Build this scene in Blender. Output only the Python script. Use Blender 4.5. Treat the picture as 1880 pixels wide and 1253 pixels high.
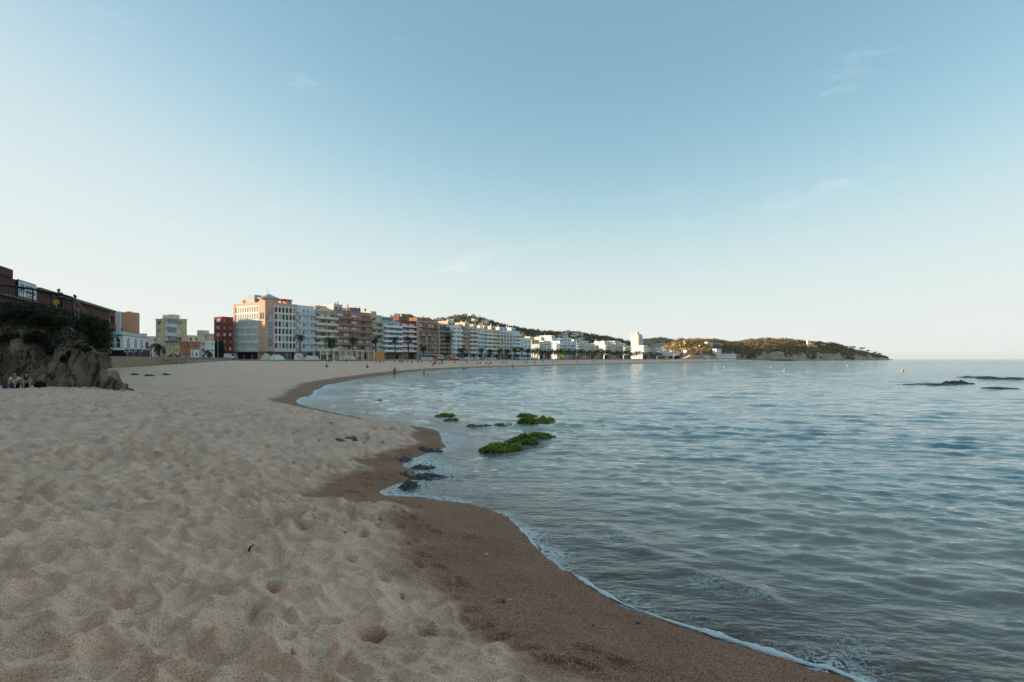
import bpy, bmesh, math, random
import numpy as np
from mathutils import Vector, Matrix, noise as mnoise
R = math.radians
for o in list(bpy.data.objects): bpy.data.objects.remove(o)
scene = bpy.context.scene
COL = scene.collection
random.seed(7)

# ---------------------------------------------------------------- camera, sky, sun, exposure
EYE, F, HOR, CX = 2.7, 1044.0, 659.0, 940.0          # eye height; focal length, horizon row and centre column in photo pixels
cd = bpy.data.cameras.new('camera'); cam = bpy.data.objects.new('camera', cd); COL.objects.link(cam)
cam.location = (0, 0, EYE); cam.rotation_euler = (R(90), 0, 0)
cd.sensor_width = 36; cd.lens = F/1880*36; cd.shift_y = (HOR-626.5)/1880
cd.clip_start = .05; cd.clip_end = 60000
scene.camera = cam
SUN_AZ, SUN_EL = 277, 6.5                           # compass degrees from +Y, clockwise
w = bpy.data.worlds.new('World'); scene.world = w; w.use_nodes = True
nt = w.node_tree; nt.nodes.clear()
wo = nt.nodes.new('ShaderNodeOutputWorld'); bg = nt.nodes.new('ShaderNodeBackground'); sky = nt.nodes.new('ShaderNodeTexSky')
sky.sky_type = 'NISHITA'; sky.sun_disc = False
sky.sun_elevation = R(SUN_EL); sky.sun_rotation = R(SUN_AZ)
sky.altitude = 0; sky.air_density = .8; sky.dust_density = .3; sky.ozone_density = 3.0
bg.inputs['Strength'].default_value = .15
sc0 = nt.nodes.new('ShaderNodeVectorMath'); sc0.operation = 'SCALE'; sc0.inputs['Scale'].default_value = .122
hs = nt.nodes.new('ShaderNodeRGBCurve')               # film-like response of the evening sky: a pale shoulder towards the horizon
for ch, pts in enumerate(([(0, .1), (.025, .185), (.04, .235), (.055, .325), (.075, .475), (.1, .61), (.14, .695), (.24, .775), (.6, .83), (1, 1.5)], [(0, .2), (.065, .36), (.09, .41), (.115, .49), (.15, .61), (.19, .71), (.26, .785), (.376, .82), (.64, .855), (1, 1.35)], [(0, .25), (.14, .485), (.19, .54), (.235, .62), (.285, .70), (.34, .755), (.42, .79), (.72, .825), (1, 1.05)])):
    c = hs.mapping.curves[ch]
    while len(c.points) < len(pts): c.points.new(.5, .5)
    for q, (x, y) in enumerate(pts): c.points[q].location = (x, y)
hs.mapping.use_clip = False; hs.mapping.extend = 'EXTRAPOLATED'
hs.mapping.update()
sc1 = nt.nodes.new('ShaderNodeVectorMath'); sc1.operation = 'SCALE'; sc1.inputs['Scale'].default_value = 2.46
sk_s = nt.nodes.new('ShaderNodeSeparateColor'); sk_c = nt.nodes.new('ShaderNodeCombineColor'); sk_g = nt.nodes.new('ShaderNodeMath'); sk_g.operation = 'MULTIPLY'; sk_g.inputs[1].default_value = 1.2; sk_m = nt.nodes.new('ShaderNodeMath'); sk_m.operation = 'MAXIMUM'
nt.links.new(sky.outputs[0], sc0.inputs[0]); nt.links.new(sc0.outputs[0], sk_s.inputs[0]); nt.links.new(sk_s.outputs[0], sk_c.inputs[0]); nt.links.new(sk_s.outputs[1], sk_c.inputs[1]); nt.links.new(sk_s.outputs[1], sk_g.inputs[0]); nt.links.new(sk_g.outputs[0], sk_m.inputs[0]); nt.links.new(sk_s.outputs[2], sk_m.inputs[1]); nt.links.new(sk_m.outputs[0], sk_c.inputs[2]); nt.links.new(sk_c.outputs[0], hs.inputs['Color']); nt.links.new(hs.outputs[0], sc1.inputs[0])
# faint wisps of high cloud: thin streaks of noise on the sky dome
tc = nt.nodes.new('ShaderNodeTexCoord'); mp = nt.nodes.new('ShaderNodeMapping'); mp.inputs['Scale'].default_value = (2.2, 2.2, 9)
n1 = nt.nodes.new('ShaderNodeTexNoise'); n1.inputs['Scale'].default_value = 4.5; n1.inputs['Detail'].default_value = 7; n1.inputs['Roughness'].default_value = .62
n2 = nt.nodes.new('ShaderNodeTexNoise'); n2.inputs['Scale'].default_value = 1.1
r1 = nt.nodes.new('ShaderNodeMapRange'); r1.inputs[1].default_value = .56; r1.inputs[2].default_value = .8
r2 = nt.nodes.new('ShaderNodeMapRange'); r2.inputs[1].default_value = .5; r2.inputs[2].default_value = .68
mm = nt.nodes.new('ShaderNodeMath'); mm.operation = 'MULTIPLY'; m2 = nt.nodes.new('ShaderNodeMath'); m2.operation = 'MULTIPLY'; m2.inputs[1].default_value = .3
cm = nt.nodes.new('ShaderNodeMixRGB'); cm.inputs[2].default_value = (2.6, 2.6, 2.5, 1)
L = nt.links.new
L(tc.outputs['Generated'], mp.inputs[0]); L(mp.outputs[0], n1.inputs['Vector']); L(mp.outputs[0], n2.inputs['Vector'])
L(n1.outputs[0], r1.inputs[0]); L(n2.outputs[0], r2.inputs[0]); L(r1.outputs[0], mm.inputs[0]); L(r2.outputs[0], mm.inputs[1]); L(mm.outputs[0], m2.inputs[0])
L(m2.outputs[0], cm.inputs[0]); L(sc1.outputs[0], cm.inputs[1]); L(cm.outputs[0], bg.inputs[0]); L(bg.outputs[0], wo.inputs[0])
sd = bpy.data.lights.new('sun', 'SUN'); sd.energy = 3.9; sd.angle = R(.5); sd.color = (1, .74, .5)
sun = bpy.data.objects.new('sun', sd); COL.objects.link(sun)
SD = Vector((math.sin(R(SUN_AZ))*math.cos(R(SUN_EL)), math.cos(R(SUN_AZ))*math.cos(R(SUN_EL)), math.sin(R(SUN_EL))))   # towards the sun
sun.rotation_euler = SD.to_track_quat('Z', 'Y').to_euler(); sun.location = SD*50
vs = scene.view_settings; vs.view_transform = 'Standard'; vs.look = 'None'; vs.gamma = 1; vs.exposure = 1.52
scene.cycles.max_bounces = 6; scene.cycles.transparent_max_bounces = 6; scene.cycles.caustics_reflective = False; scene.cycles.caustics_refractive = False
scene.cycles.use_adaptive_sampling = True; scene.cycles.adaptive_threshold = .015
try: scene.cycles.use_denoising = True; scene.cycles.denoiser = 'OPENIMAGEDENOISE'
except Exception: pass

# ---------------------------------------------------------------- small tools
def P(px, py, Y): return Vector(((px-CX)/F*Y, Y, EYE+(HOR-py)/F*Y))
def tag(o, label=None, cat=None, group=None, kind=None):
    if label: o['label'] = label
    if cat: o['category'] = cat
    if group: o['group'] = group
    if kind: o['kind'] = kind
    return o
def empty(name, loc=(0, 0, 0), rz=0):
    o = bpy.data.objects.new(name, None); COL.objects.link(o); o.location = loc; o.rotation_euler = (0, 0, rz); o.empty_display_size = .3
    return o
def link(name, me, parent=None, loc=None, rot=None, scale=None):
    o = bpy.data.objects.new(name, me); COL.objects.link(o); o.parent = parent
    if loc is not None: o.location = loc
    if rot is not None: o.rotation_euler = rot
    if scale is not None: o.scale = scale if hasattr(scale, '__len__') else (scale,)*3
    return o
def copy_tree(o, parent=None):
    c = o.copy(); COL.objects.link(c); c.parent = parent
    for ch in o.children: copy_tree(ch, c)
    return c
def remat(o, m):
    for s in o.material_slots: s.link = 'OBJECT'; s.material = m

class MB:
    """collects verts, faces and material slots; build() links them as one mesh object"""
    def __init__(s): s.v = []; s.f = []; s.mi = []; s.mats = []; s.cur = 0; s.sm = []; s.smooth = False
    def mat(s, m):
        if m not in s.mats: s.mats.append(m)
        s.cur = s.mats.index(m); return s
    def face(s, *pts):
        b = len(s.v); s.v += [tuple(p) for p in pts]; s.f.append(tuple(range(b, b+len(pts)))); s.mi.append(s.cur); s.sm.append(s.smooth)
    def raw(s, vs, fs):
        b = len(s.v); s.v += [tuple(p) for p in vs]
        for f in fs: s.f.append(tuple(b+i for i in f)); s.mi.append(s.cur); s.sm.append(s.smooth)
    def box(s, x0, x1, y0, y1, z0, z1, M=None):
        vs = [(x, y, z) for z in (z0, z1) for y in (y0, y1) for x in (x0, x1)]
        if M is not None: vs = [M @ Vector(v) for v in vs]
        s.raw(vs, [(0, 2, 3, 1), (4, 5, 7, 6), (0, 1, 5, 4), (2, 6, 7, 3), (0, 4, 6, 2), (1, 3, 7, 5)])
    def prism(s, poly, z0, z1):
        n = len(poly); vs = [(x, y, z0) for x, y in poly]+[(x, y, z1) for x, y in poly]
        s.raw(vs, [tuple(range(n))[::-1], tuple(range(n, 2*n))]+[(i, (i+1) % n, n+(i+1) % n, n+i) for i in range(n)])
    def prism_xz(s, poly, y0, y1):
        n = len(poly); vs = [(x, y0, z) for x, z in poly]+[(x, y1, z) for x, z in poly]
        s.raw(vs, [tuple(range(n)), tuple(range(n, 2*n))[::-1]]+[(i, n+i, n+(i+1) % n, (i+1) % n) for i in range(n)])
    def tube(s, pts, rad, n=6, cap=True):
        pts = [Vector(p) for p in pts]; rr = rad if hasattr(rad, '__len__') else [rad]*len(pts)
        vs = []; up = None
        for i, p in enumerate(pts):
            t = (pts[min(i+1, len(pts)-1)]-pts[max(i-1, 0)]).normalized()
            a = t.cross(Vector((0, 0, 1)))
            if a.length < 1e-3: a = t.cross(Vector((0, 1, 0)))
            if up is not None:
                a2 = up-t*up.dot(t)
                if a2.length > 1e-4: a = a2
            a.normalize(); up = a; b = t.cross(a)
            for k in range(n):
                an = 2*math.pi*k/n; vs.append(p+(a*math.cos(an)+b*math.sin(an))*rr[i])
        fs = [(i*n+k, i*n+(k+1) % n, (i+1)*n+(k+1) % n, (i+1)*n+k) for i in range(len(pts)-1) for k in range(n)]
        if cap: fs += [tuple(range(n))[::-1], tuple(range((len(pts)-1)*n, len(pts)*n))]
        s.raw(vs, fs)
    def lathe(s, prof, n=12, c=(0, 0, 0), ry=1.0):
        vs = [(c[0]+r*math.cos(2*math.pi*k/n), c[1]+r*ry*math.sin(2*math.pi*k/n), c[2]+z) for r, z in prof for k in range(n)]
        m = len(prof)
        fs = [(i*n+k, i*n+(k+1) % n, (i+1)*n+(k+1) % n, (i+1)*n+k) for i in range(m-1) for k in range(n)]
        fs += [tuple(range(n))[::-1], tuple(range((m-1)*n, m*n))]
        s.raw(vs, fs)
    def mesh(s, name):
        me = bpy.data.meshes.new(name); me.from_pydata(s.v, [], s.f)
        for m in s.mats: me.materials.append(m)
        if len(s.mats) > 1: me.polygons.foreach_set('material_index', s.mi)
        if any(s.sm): me.polygons.foreach_set('use_smooth', s.sm)
        me.update(); return me
    def build(s, name, m=None, parent=None, **k):
        if m is not None and not s.mats: s.mats = [m]
        return link(name, s.mesh(name), parent, **k)

def npmesh(name, v, f, mats, smooth=True, attrs=None):
    """mesh from numpy arrays; f is n x 3 or n x 4"""
    me = bpy.data.meshes.new(name); nv, nf, k = len(v), len(f), f.shape[1]
    me.vertices.add(nv); me.vertices.foreach_set('co', np.ascontiguousarray(v, np.float32).ravel())
    me.loops.add(nf*k); me.loops.foreach_set('vertex_index', np.ascontiguousarray(f, np.int32).ravel())
    me.polygons.add(nf); me.polygons.foreach_set('loop_start', np.arange(0, nf*k, k, dtype=np.int32))
    try: me.polygons.foreach_set('loop_total', np.full(nf, k, np.int32))
    except Exception: pass
    me.polygons.foreach_set('use_smooth', np.full(nf, smooth, bool))
    for a, d in (attrs or {}).items():
        at = me.attributes.new(a, 'FLOAT', 'POINT'); at.data.foreach_set('value', np.ascontiguousarray(d, np.float32))
    for m in (mats if isinstance(mats, (list, tuple)) else [mats]): me.materials.append(m)
    me.update(calc_edges=True); me.validate(); return me

# ---------------------------------------------------------------- numpy noise
def h2(ix, iy, seed=0):
    n = (ix.astype(np.int64)*374761393 + iy.astype(np.int64)*668265263 + seed*1442695041) & 0xffffffff
    n = ((n ^ (n >> 13))*1274126177) & 0xffffffff
    n = ((n ^ (n >> 16))*2246822519) & 0xffffffff
    return ((n ^ (n >> 15)) & 0xffffff)/float(0xffffff)
def vn2(x, y, seed=0):
    ix = np.floor(x); iy = np.floor(y); fx = x-ix; fy = y-iy
    u = fx*fx*fx*(fx*(fx*6-15)+10); v = fy*fy*fy*(fy*(fy*6-15)+10)
    a = h2(ix, iy, seed); b = h2(ix+1, iy, seed); c = h2(ix, iy+1, seed); d = h2(ix+1, iy+1, seed)
    return (a+(b-a)*u+(c-a)*v+(a-b-c+d)*u*v)*2-1
def fbm2(x, y, o=4, seed=0, g=.5):
    s = 0; a = 1; t = 0
    for i in range(o): s = s+a*vn2(x*(1+i*.013)+i*17.3, y+i*9.1, seed+i); t += a; x = x*2.03; y = y*2.03; a *= g
    return s/t
def h3(ix, iy, iz, seed=0): return h2(ix+iz*57.0, iy+iz*131.0, seed)
def vn3(x, y, z, seed=0):
    iz = np.floor(z); fz = z-iz; wz = fz*fz*(3-2*fz)
    def sl(k):
        ix = np.floor(x); iy = np.floor(y); fx = x-ix; fy = y-iy; u = fx*fx*(3-2*fx); v = fy*fy*(3-2*fy)
        a = h3(ix, iy, k, seed); b = h3(ix+1, iy, k, seed); c = h3(ix, iy+1, k, seed); d = h3(ix+1, iy+1, k, seed)
        return a+(b-a)*u+(c-a)*v+(a-b-c+d)*u*v
    return (sl(iz)*(1-wz)+sl(iz+1)*wz)*2-1
def fbm3(x, y, z, o=4, seed=0, g=.5):
    s = 0; a = 1; t = 0
    for i in range(o): s = s+a*vn3(x+i*7.7, y+i*3.1, z+i*5.9, seed+i); t += a; x = x*2.07; y = y*2.07; z = z*2.07; a *= g
    return s/t
def worley(x, y, seed=0):
    """distance to the nearest and second nearest jittered point, and a random number of the nearest cell"""
    ix = np.floor(x); iy = np.floor(y)
    f1 = np.full(x.shape, 9.0); f2 = np.full(x.shape, 9.0); rid = np.zeros(x.shape)
    for dx in (-1, 0, 1):
        for dy in (-1, 0, 1):
            cx = ix+dx; cy = iy+dy
            d = np.hypot(cx+h2(cx, cy, seed)-x, cy+h2(cx, cy, seed+5)-y)
            nr = d < f1; f2 = np.where(nr, f1, np.minimum(f2, d)); rid = np.where(nr, h2(cx, cy, seed+9), rid); f1 = np.where(nr, d, f1)
    return f1, f2, rid
def pits(x, y, seed=0):
    """lower envelope of many tilted elliptical bowls: hollows that meet in crisp crooked ridges"""
    ix = np.floor(x); iy = np.floor(y); h = np.full(x.shape, 9.0)
    for dx in (-2, -1, 0, 1, 2):
        for dy in (-2, -1, 0, 1, 2):
            cx = ix+dx; cy = iy+dy; px = cx+h2(cx, cy, seed)-x; py = cy+h2(cx, cy, seed+5)-y
            a = h2(cx, cy, seed+7)*3.1416; c = np.cos(a); s_ = np.sin(a); el = .75+.6*h2(cx, cy, seed+8)
            q = np.sqrt(((px*c+py*s_)*el)**2+((py*c-px*s_)/el)**2); h = np.minimum(h, .55*h2(cx, cy, seed+9)**1.6+q**1.3)
    return h
def sst(a, b, x): t = np.clip((x-a)/(b-a), 0, 1); return t*t*(3-2*t)

# ---------------------------------------------------------------- materials
MATS = {}
def nodes_of(name):
    m = bpy.data.materials.new(name); m.use_nodes = True; t = m.node_tree
    return m, t, t.nodes['Principled BSDF'], t.nodes['Material Output']
def mat(name, col, rough=.8, var=.12, scale=1.5, bump=0, metal=0, spec=.3, island=0):
    """plain surface with procedural mottling"""
    if name in MATS: return MATS[name]
    m, t, b, o = nodes_of(name); N = t.nodes.new; L = t.links.new
    b.inputs['Roughness'].default_value = rough; b.inputs['Metallic'].default_value = metal; b.inputs['Specular IOR Level'].default_value = spec
    tc = N('ShaderNodeTexCoord'); no = N('ShaderNodeTexNoise'); no.inputs['Scale'].default_value = scale; no.inputs['Detail'].default_value = 6; no.inputs['Roughness'].default_value = .65
    L(tc.outputs['Object'], no.inputs['Vector'])
    mr = N('ShaderNodeMapRange'); mr.inputs[1].default_value = .25; mr.inputs[2].default_value = .75; mr.inputs[3].default_value = 1-var; mr.inputs[4].default_value = 1+var
    L(no.outputs[0], mr.inputs[0])
    mx = N('ShaderNodeVectorMath'); mx.operation = 'SCALE'; mx.inputs[0].default_value = col[:3]; L(mr.outputs[0], mx.inputs['Scale'])
    last = mx.outputs[0]
    if island:
        ge = N('ShaderNodeNewGeometry'); m2 = N('ShaderNodeMapRange'); m2.inputs[3].default_value = 1-island; m2.inputs[4].default_value = 1+island
        L(ge.outputs['Random Per Island'], m2.inputs[0]); x2 = N('ShaderNodeVectorMath'); x2.operation = 'SCALE'; L(last, x2.inputs[0]); L(m2.outputs[0], x2.inputs['Scale']); last = x2.outputs[0]
    L(last, b.inputs['Base Color'])
    if bump:
        bp = N('ShaderNodeBump'); bp.inputs['Strength'].default_value = .6; bp.inputs['Distance'].default_value = bump; L(no.outputs[0], bp.inputs['Height']); L(bp.outputs[0], b.inputs['Normal'])
    MATS[name] = m; return m
def leafmat(name, col, var=.45, trans=.25, hue=.04):
    if name in MATS: return MATS[name]
    m, t, b, o = nodes_of(name); N = t.nodes.new; L = t.links.new
    ge = N('ShaderNodeNewGeometry'); mr = N('ShaderNodeMapRange'); mr.inputs[3].default_value = 1-var; mr.inputs[4].default_value = 1+var
    L(ge.outputs['Random Per Island'], mr.inputs[0])
    hv = N('ShaderNodeHueSaturation'); hv.inputs['Color'].default_value = (*col, 1); L(mr.outputs[0], hv.inputs['Value'])
    mh = N('ShaderNodeMapRange'); mh.inputs[3].default_value = .5-hue; mh.inputs[4].default_value = .5+hue
    wn = N('ShaderNodeTexWhiteNoise'); wn.noise_dimensions = '1D'; L(ge.outputs['Random Per Island'], wn.inputs['W']); L(wn.outputs[0], mh.inputs[0]); L(mh.outputs[0], hv.inputs['Hue'])
    L(hv.outputs[0], b.inputs['Base Color']); b.inputs['Roughness'].default_value = .7; b.inputs['Specular IOR Level'].default_value = .2
    tr = N('ShaderNodeBsdfTranslucent'); L(hv.outputs[0], tr.inputs['Color']); mx = N('ShaderNodeMixShader'); mx.inputs[0].default_value = trans
    L(b.outputs[0], mx.inputs[1]); L(tr.outputs[0], mx.inputs[2]); L(mx.outputs[0], o.inputs[0])
    MATS[name] = m; return m

# ---------------------------------------------------------------- the shoreline (world x, y), from behind the camera round the bay to the headland
SHORE = [(60, -260), (34, -120), (18, -40), (9.5, -8), (5.6, 0), (3.9, 3.0), (2.95, 4.75), (2.62, 5.06), (2.22, 5.38), (1.86, 5.7), (1.53, 6.0), (1.22, 6.35), (.99, 6.72), (.88, 7.05), (.6, 7.55), (.42, 8.1),
         (.12, 9.2), (-.25, 10.1), (-1.0, 10.75), (-1.75, 11.1), (-2.55, 11.35), (-2.5, 12.0), (-2.18, 12.5), (-2.22, 13.4), (-2.62, 14.3), (-2.7, 15.2), (-2.25, 16.2), (-1.95, 17.2), (-2.2, 18.3), (-2.35, 19.6), (-2.75, 21.3), (-3.8, 22.7), (-5.6, 24.3), (-8.4, 28),
         (-11, 31.5), (-13, 34.8), (-14.1, 38), (-14.6, 42), (-16.2, 47), (-17.2, 52), (-18.3, 56), (-19, 61), (-19.6, 68), (-20.6, 78), (-20.8, 92), (-20.6, 110), (-19, 130), (-14.5, 155), (-5, 185), (8, 208), (24, 236), (46, 272), (80, 325), (118, 385),
         (160, 455), (205, 535), (255, 610), (320, 700), (368, 790), (430, 865), (510, 950), (590, 1020), (662, 1080), (740, 1150), (805, 1200), (835, 1250), (850, 1330), (870, 1500), (1000, 2200), (1600, 5200)]
def catmull(pts, n):
    out = []
    for i in range(len(pts)-1):
        p0, p1, p2, p3 = [np.array(pts[max(0, min(len(pts)-1, i+k))], float) for k in (-1, 0, 1, 2)]
        for k in range(n):
            t = k/n; out.append(.5*((2*p1)+(-p0+p2)*t+(2*p0-5*p1+4*p2-p3)*t*t+(-p0+3*p1-3*p2+p3)*t**3))
    out.append(np.array(pts[-1], float)); return np.array(out)
SH = catmull(SHORE, 4)
POLY = np.vstack([SH, [(-9000, 9000), (-9000, -9000), (200, -9000)]])
def inside(x, y, poly):
    r = np.zeros(x.shape, bool); n = len(poly)
    for i in range(n):
        x1, y1 = poly[i]; x2, y2 = poly[(i+1) % n]
        if y1 == y2: continue
        c = (y1 > y) != (y2 > y)
        r ^= c & (x < (x2-x1)*(y-y1)/(y2-y1)+x1)
    return r
def segdist(x, y, pl):
    d = np.full(x.shape, 1e12)
    for i in range(len(pl)-1):
        ax, ay = pl[i]; bx, by = pl[i+1]-pl[i]; q = bx*bx+by*by
        if q == 0: continue
        t = np.clip(((x-ax)*bx+(y-ay)*by)/q, 0, 1)
        d = np.minimum(d, (x-ax-t*bx)**2+(y-ay-t*by)**2)
    return np.sqrt(d)
SHN = SH[(np.hypot(SH[:, 0], SH[:, 1]) < 110)]; SHC = SH[::2]
def shore_d(x, y):
    """distance to the waterline, positive on land"""
    r = np.hypot(x, y); d = np.empty(x.shape); nr = r < 70
    for mk, pl in ((nr, SHN), (~nr, SHC)):
        if mk.any(): d[mk] = segdist(x[mk], y[mk], pl)*np.where(inside(x[mk], y[mk], POLY), 1, -1)
    return d
CREST = np.array([(-95, 50), (-30, 39), (-24, 36), (-20.5, 32.2), (-17.5, 30.4), (-14.2, 29.2), (-11.5, 29.0), (-9, 28.2)])
def base_z(x, y, d=None):
    """beach height without ripples and footprints"""
    if d is None: d = shore_d(x, y)
    dl = np.maximum(d, 0)
    near = 1.02*np.tanh(dl/6.0)
    far = np.interp(dl, [0, 4, 12, 40, 75, 130, 400], [0, .3, .55, 1.15, 1.75, 2.28, 2.3])
    cy = np.interp(x, CREST[:, 0], CREST[:, 1])
    s = sst(0, 2.2, y-cy)*np.where(d > -50, 1, 0)
    dd = np.maximum(-d, 0)
    return np.where(d > 0, near*(1-s)+far*s, -.14*dd/(1+dd/24))
def bz(x, y): return float(base_z(np.array([x], float), np.array([y], float))[0])
def on_sand(px, py, rmax=600):
    """where the ray through a photo pixel meets the beach or the water"""
    Y = np.geomspace(2.2, rmax, 4000); X = (px-CX)/F*Y; Z = EYE+(HOR-py)/F*Y
    g = np.maximum(base_z(X, Y), -.02); h = np.nonzero(Z <= g)[0]
    i = h[0] if len(h) else len(Y)-1
    return Vector((X[i], Y[i], max(g[i], 0)))
# ---------------------------------------------------------------- sand
def polar(rs, an):
    A, RR = np.meshgrid(an, rs); nr, na = A.shape
    i = np.arange(nr-1)[:, None]*na; j = np.arange(na)[None, :]; j2 = (j+1) % na
    f = np.stack([i+j, i+j2, i+na+j2, i+na+j], -1).reshape(-1, 4)
    return RR*np.sin(A), RR*np.cos(A), RR, f
def angs(fine, lim): return np.concatenate([np.arange(-180, -lim, 2.5), np.arange(-lim, lim, fine), np.arange(lim, 180, 2.5)])*math.pi/180
rs = np.concatenate([[.05, .5, 1.0, 1.4, 1.7], np.geomspace(1.9, 55, 590), np.geomspace(55.8, 1300, 150)])
X, Y, RR, F4 = polar(rs, angs(.21, 45))
d = shore_d(X, Y); z = base_z(X, Y, d)
wet_w = np.interp(RR, [0, 8, 12, 16, 26, 60, 200], [2.1, 2.0, 1.35, 1.0, 1.1, 2.6, 4])
wob = fbm2(X*1.3, Y*1.3, 3, 3)*.55+fbm2(X*5, Y*5, 2, 8)*.12
wet = 1-sst(-.22, .22, (d+wob)/np.maximum(wet_w, .3)*1.0-1)
wet = np.clip(wet, 0, 1)
near = RR < 60
xs, ys = X[near], Y[near]
wx = xs+fbm2(xs*2.2, ys*2.2, 2, 31)*.16; wy = ys+fbm2(xs*2.2, ys*2.2, 2, 47)*.16
pit = pits(wx*3.9, wy*4.9, 3); pit2 = pits(wx*8.5+5, wy*9.5, 13)
trod = .72+.4*sst(-.3, .35, fbm2(xs*.35, ys*.35, 3, 77))
rip = ((pit-.4)*.168+(pit2-.4)*.05)*trod+fbm2(xs*.8, ys*.8, 3, 5)*.05+fbm2(xs*9, ys*9, 2, 6)*.006
dry = (1-wet[near])*sst(.2, 1.6, d[near])
damp = (d[near] > 0)
h = rip*dry*sst(60, 40, RR[near])+(1-dry)*damp*fbm2(xs*2.6, ys*2.6, 4, 21)*.016
# single footprints: elongated pits with a pushed-up rim; lists are photo pixels of the ones that stand out
wetn = wet[near]
def foot(h, cx, cy, ang, ln=.14, wd=.062, dp=.05, damp=0):
    dx = xs-cx; dy = ys-cy; m = (np.abs(dx) < .5) & (np.abs(dy) < .5)
    if not m.any(): return
    a = (dx[m]*math.cos(ang)+dy[m]*math.sin(ang))/ln; b = (-dx[m]*math.sin(ang)+dy[m]*math.cos(ang))/wd
    q = np.sqrt(a*a+b*b*(1+.35*a)); wetn[m] = np.maximum(wetn[m], damp*np.exp(-(q/.9)**4)); h[m] += -dp*np.exp(-(q**3.2))+dp*.38*np.exp(-((q-1.45)/.33)**2)
FEET = [(862, 986), (775, 966), (742, 951), (795, 976), (722, 948), (665, 912), (690, 928), (628, 938), (655, 940), (700, 945), (640, 902), (672, 890), (700, 880), (716, 873), (660, 858), (640, 845), (700, 842), (716, 838), (738, 818), (748, 812),
        (760, 806), (775, 801), (788, 797), (770, 793), (730, 826), (690, 852), (838, 1075), (770, 1020), (800, 1040), (880, 1150), (860, 1120), (820, 1100), (960, 1190), (915, 1170), (690, 1168), (790, 1160), (700, 1052), (745, 1000), (650, 905), (610, 950),
        (1010, 1215), (1080, 1195), (1130, 1215), (560, 760), (600, 772), (520, 745), (480, 740), (640, 780), (680, 788), (715, 792), (745, 790)]
for k, (fx, fy) in enumerate(FEET):
    p = on_sand(fx, fy); big = 1 if fy > 800 else 1.6
    foot(h, p.x, p.y, random.uniform(-.5, .9), .14*big, .065*big, .042*big, random.uniform(.5, .9))
rt = np.random.default_rng(77)
for d0_, y0, y1, st in ((1.9, 4.2, 20, 0), (2.6, 3.6, 24, .35), (3.6, 3.4, 27, .1), (1.2, 11, 23, .2)):
    a_ = SHN[(SHN[:, 1] > y0) & (SHN[:, 1] < y1)]; Ls = np.cumsum(np.r_[0, np.hypot(*np.diff(a_, axis=0).T)]); q_ = st; sd_ = 1
    while q_ < Ls[-1]:
        x_, y_ = np.interp(q_, Ls, a_[:, 0]), np.interp(q_, Ls, a_[:, 1]); xn, yn = np.interp(q_+.4, Ls, a_[:, 0]), np.interp(q_+.4, Ls, a_[:, 1]); tl = math.hypot(xn-x_, yn-y_)+1e-6; nx_, ny_ = -(yn-y_)/tl, (xn-x_)/tl
        dd_ = d0_+.11*sd_+rt.normal()*.06; foot(h, x_+nx_*dd_, y_+ny_*dd_, math.atan2(yn-y_, xn-x_)+rt.normal()*.2, .14, .056, .035+.015*rt.random(), .6); q_ += .6+.12*rt.random(); sd_ = -sd_
for k in range(900):
    rr_ = 3.2*(14)**random.random(); a = random.uniform(-.75, .12); foot(h, rr_*math.sin(a), rr_*math.cos(a), random.uniform(0, 3.14), random.uniform(.12, .2), random.uniform(.08, .14), random.uniform(.008, .022)*(1 if bz(rr_*math.sin(a), rr_*math.cos(a)) > .45 else .25))
z[near] += h; wet[near] = wetn
far_m = (RR >= 40) & (d > 3)
z[far_m] += fbm2(X[far_m]*.9, Y[far_m]*.9, 3, 50)*.05*sst(40, 60, RR[far_m])
keep = ~((d[:-1] < -14)[:, :]).reshape(-1) if False else None
dq = d.reshape(-1)[F4].max(1); F4 = F4[dq > -22]
used = np.unique(F4); rm = np.full(X.size, -1); rm[used] = np.arange(len(used))
m, t, b, o = nodes_of('sand'); N = t.nodes.new; L = t.links.new
tc = N('ShaderNodeTexCoord'); at = N('ShaderNodeAttribute'); at.attribute_name = 'wet'
gr = N('ShaderNodeTexNoise'); gr.inputs['Scale'].default_value = 170; gr.inputs['Detail'].default_value = 3; gr.inputs['Roughness'].default_value = .7; L(tc.outputs['Object'], gr.inputs['Vector'])
wn = N('ShaderNodeTexVoronoi'); wn.inputs['Scale'].default_value = 170; L(tc.outputs['Object'], wn.inputs['Vector'])
sx = N('ShaderNodeSeparateColor'); L(wn.outputs['Color'], sx.inputs[0])
big = N('ShaderNodeTexNoise'); big.inputs['Scale'].default_value = 1.1; big.inputs['Detail'].default_value = 5; L(tc.outputs['Object'], big.inputs['Vector'])
def ramp(fac, stops):
    r = N('ShaderNodeValToRGB'); L(fac, r.inputs[0]); e = r.color_ramp.elements
    while len(e) < len(stops): e.new(.5)
    for k, (p, c) in enumerate(stops): e[k].position = p; e[k].color = (*c, 1)
    return r.outputs[0]
cdry = ramp(sx.outputs[0], [(0, (.33, .185, .12)), (.22, (.77, .455, .31)), (.7, (.92, .56, .395)), (1, (.98, .72, .54))])
cwet = ramp(sx.outputs[0], [(0, (.045, .02, .012)), (.4, (.27, .112, .058)), (.75, (.44, .2, .11)), (1, (.68, .42, .28))])
mx = N('ShaderNodeMixRGB'); L(at.outputs['Fac'], mx.inputs[0]); L(cdry, mx.inputs[1]); L(cwet, mx.inputs[2])
vr = N('ShaderNodeMapRange'); vr.inputs[1].default_value = .3; vr.inputs[2].default_value = .7; vr.inputs[3].default_value = .86; vr.inputs[4].default_value = 1.1; L(big.outputs[0], vr.inputs[0])
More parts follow.
